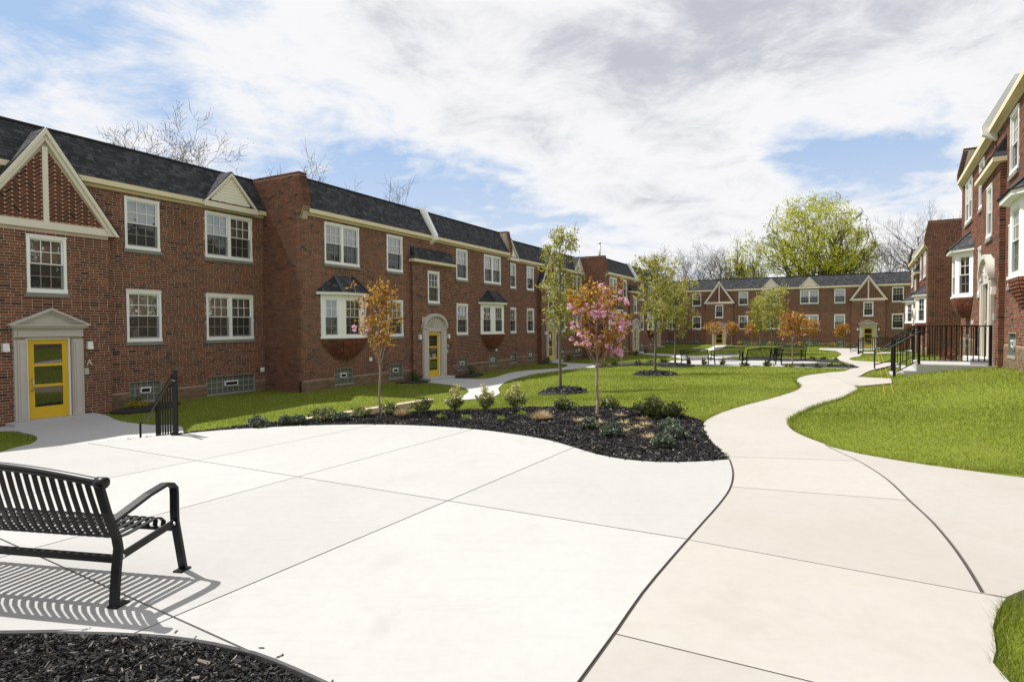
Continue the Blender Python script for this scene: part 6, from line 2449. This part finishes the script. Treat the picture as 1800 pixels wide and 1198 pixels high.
def lawn_ok(X, Y):
    ok = ~in_any(HARD, X, Y)
    nr = np.hypot(X, Y) < 12
    if nr.any():
        I = np.nonzero(nr & ok)[0]
        for c in range(0, len(I), 20000):
            k = I[c:c + 20000]
            d2 = ((X[k, None] - JL[None, :, 0]) ** 2 + (Y[k, None] - JL[None, :, 1]) ** 2).min(1)
            ok[k[d2 < 0.14 ** 2]] = False
    nL = X * math.cos(TH_L) - Y * math.sin(TH_L)
    sL = X * math.sin(TH_L) + Y * math.cos(TH_L)
    dmin = np.where(sL < 14.5, 17.7, np.where(sL < 29.5, 15.95, np.where(sL < 42.8, 16.8, np.where(sL < 57.9, 15.0, 16.8))))
    ok &= nL > -dmin + 0.05
    nR = -X * math.cos(TH_R1) + Y * math.sin(TH_R1)
    ok &= nR > -2.8
    nF = X * math.cos(TH_F) - Y * math.sin(TH_F)
    ok &= nF > -70.3
    return ok


gp = []
for (r0, r1, dens, wid) in ((2.0, 6.2, 6500, 0.0045), (6.2, 9.5, 3600, 0.006), (9.5, 13, 2200, 0.008), (13, 18, 1100, 0.011), (18, 27, 480, 0.017), (27, 42, 190, 0.028), (42, 68, 70, 0.05)):
    ext = 0.95 * r1 + 1
    n = int(dens * (2 * ext) * (r1 - r0 * 0.5))
    X = rng.uniform(-ext, ext, n)
    Y = rng.uniform(r0 * 0.5, r1, n)
    rr = np.hypot(X, Y)
    k = (rr >= r0) & (rr < r1) & (np.abs(X) < 0.93 * Y + 0.6)
    X, Y = X[k], Y[k]
    k = lawn_ok(X, Y)
    X, Y = X[k], Y[k]
    gp.append(np.stack([X, Y, np.full_like(X, wid)], 1))
for line, amp in ((wr3, 0.035), (corner, 0.03), (list(east_out)[len(rj) + 6:], 0.035), (wl, 0.03)):      # ragged lawn edges
    for i in range(len(line) - 1):
        a_, b_ = line[i], line[i + 1]
        L_ = math.hypot(b_[0] - a_[0], b_[1] - a_[1])
        if a_[1] > 18 or L_ > 2:
            continue
        k_ = int(L_ * 520)
        t_ = rng.uniform(0, 1, k_)
        q_ = np.stack([a_[0] + (b_[0] - a_[0]) * t_ + rng.normal(0, amp, k_), a_[1] + (b_[1] - a_[1]) * t_ + rng.normal(0, amp, k_), np.full(k_, 0.0058 if a_[1] < 10 else 0.0098)], 1)
        gp.append(q_[~in_any(HARD, q_[:, 0], q_[:, 1])])
gp = np.concatenate(gp)
n = len(gp)
Z = terr(gp[:, 0], gp[:, 1])
az = rng.uniform(0, 2 * np.pi, n)
patch = 0.75 + 0.5 * (np.sin(gp[:, 0] * 1.3 + np.sin(gp[:, 1] * 0.9)) * np.sin(gp[:, 1] * 1.1 + 1.7) * 0.5 + 0.5)
hgt_ = rng.uniform(0.022, 0.048, n) * patch * (1 + gp[:, 2] * 8) + np.where((gp[:, 2] == 0.0058) | (gp[:, 2] == 0.0098), rng.uniform(0.02, 0.06, n), 0)
lean = rng.uniform(0.15, 0.9, n)
B0 = np.stack([gp[:, 0], gp[:, 1], Z - 0.005], 1)
sd = np.stack([np.cos(az), np.sin(az), np.zeros(n)], 1) * gp[:, 2:3]
az2 = rng.uniform(0, 2 * np.pi, n)
tp2 = B0 + np.stack([np.cos(az2) * lean * hgt_, np.sin(az2) * lean * hgt_, hgt_], 1)
V = np.stack([B0 - sd * 0.5, B0 + sd * 0.5, tp2], 1).reshape(-1, 3)
tag(put('lawn_grass', np_mesh('lawn_grass', V, np.arange(n * 3).reshape(n, 3)), M['grass']), 'short mown green grass covering the courtyard lawns', 'grass', kind='stuff')
NGRASS = n


def chips(name, poly, dens, zf, size, label, seed):
    rg = np.random.default_rng(seed)
    xs = [p[0] for p in poly]
    ys = [p[1] for p in poly]
    n = int((max(xs) - min(xs)) * (max(ys) - min(ys)) * dens)
    X = rg.uniform(min(xs), max(xs), n)
    Y = rg.uniform(min(ys), max(ys), n)
    k = inside(poly, X, Y) & (Y > 2.0)
    X, Y = X[k], Y[k]
    n = len(X)
    L = np.clip(rg.lognormal(-0.35, 0.55, n), 0.2, 2.4) * size
    w = L * rg.uniform(0.12, 0.35, n)
    az = rg.uniform(0, 2 * np.pi, n)
    tilt = rg.normal(0, 0.35, n)
    c = np.stack([X, Y, zf(X, Y) + rg.uniform(0.0, 0.022, n)], 1)
    u = np.stack([np.cos(az) * np.cos(tilt), np.sin(az) * np.cos(tilt), np.sin(tilt)], 1) * L[:, None] / 2
    v = np.stack([-np.sin(az), np.cos(az), rg.normal(0, 0.5, n)], 1) * w[:, None] / 2
    V = np.stack([c - u - v, c + u - v * 0.6, c + u + v * 0.8, c - u + v], 1)
    th = np.array([0, 0, -0.008])
    V = np.concatenate([V, V + th], 1)
    f = np.array([[0, 1, 2, 3], [0, 4, 5, 1], [1, 5, 6, 2], [2, 6, 7, 3], [3, 7, 4, 0]])
    Fq = (np.arange(n)[:, None, None] * 8 + f[None]).reshape(-1, 4)
    tag(put(name, np_mesh(name, V.reshape(-1, 3), Fq), M['chip']), label, 'mulch', kind='stuff')


chips('mulch_chips', near_bed_o, 9000, lambda x, y: np.full_like(x, -0.05) + 0.02 * np.sin(x * 2.1) * np.cos(y * 1.7), 0.029, 'shredded dark mulch filling the near corner bed', 1)
chips('mulch_chips', front_bed_o, 1900, lambda x, y: np.maximum(terr(x, y), -0.07) + 0.035, 0.044, 'shredded dark mulch filling the bed behind the plaza', 2)
for i, (c0, r) in enumerate(rings):
    oo = [Vector((c0.x + r * 0.97 * math.cos(a), c0.y + r * 0.97 * math.sin(a))) for a in np.linspace(0, 2 * math.pi, 20)[:-1]]
    chips('mulch_chips', oo, 350, (lambda cx, cy, rr: lambda x, y: terr(x, y) + 0.02 + 0.15 * np.clip(1 - (np.hypot(x - cx, y - cy) / rr) ** 3, 0, 1))(c0.x, c0.y, r), 0.10, 'shredded dark mulch round a pear tree trunk', 5 + i)


# a few chips and bits of leaf strewn on the paving beside the beds
rg = np.random.default_rng(40)
for line, n_, sgn, nm in ((near_bed, 70, 1, 'near corner bed'), (plaza_back[5:], 120, -1, 'bed behind the plaza')):
    pts = []
    for _ in range(n_):
        i = int(rg.integers(0, len(line) - 1))
        a_, b_ = line[i], line[i + 1]
        t_ = Vector((b_[0] - a_[0], b_[1] - a_[1]))
        if t_.length < 1e-4:
            continue
        t_.normalize()
        d_ = abs(rg.normal(0, 0.03)) + 0.005
        pts.append((a_[0] - t_.y * d_ * sgn, a_[1] + t_.x * d_ * sgn))
    V = []
    for x, y in pts:
        a_ = rg.uniform(0, 6.28)
        l_, w_ = rg.uniform(0.006, 0.022), rg.uniform(0.002, 0.005)
        u_, v_ = np.array([math.cos(a_), math.sin(a_), 0]) * l_, np.array([-math.sin(a_), math.cos(a_), 0]) * w_
        c_ = np.array([x, y, 0.004])
        V += [c_ - u_ - v_, c_ + u_ - v_, c_ + u_ + v_ + np.array([0, 0, 0.003]), c_ - u_ + v_]
    V = np.array(V)
    tag(put('mulch_chips', np_mesh('mulch_chips', V, np.arange(len(V)).reshape(-1, 4)), M['chip']), 'stray mulch chips on the paving beside the ' + nm, 'mulch', kind='stuff')
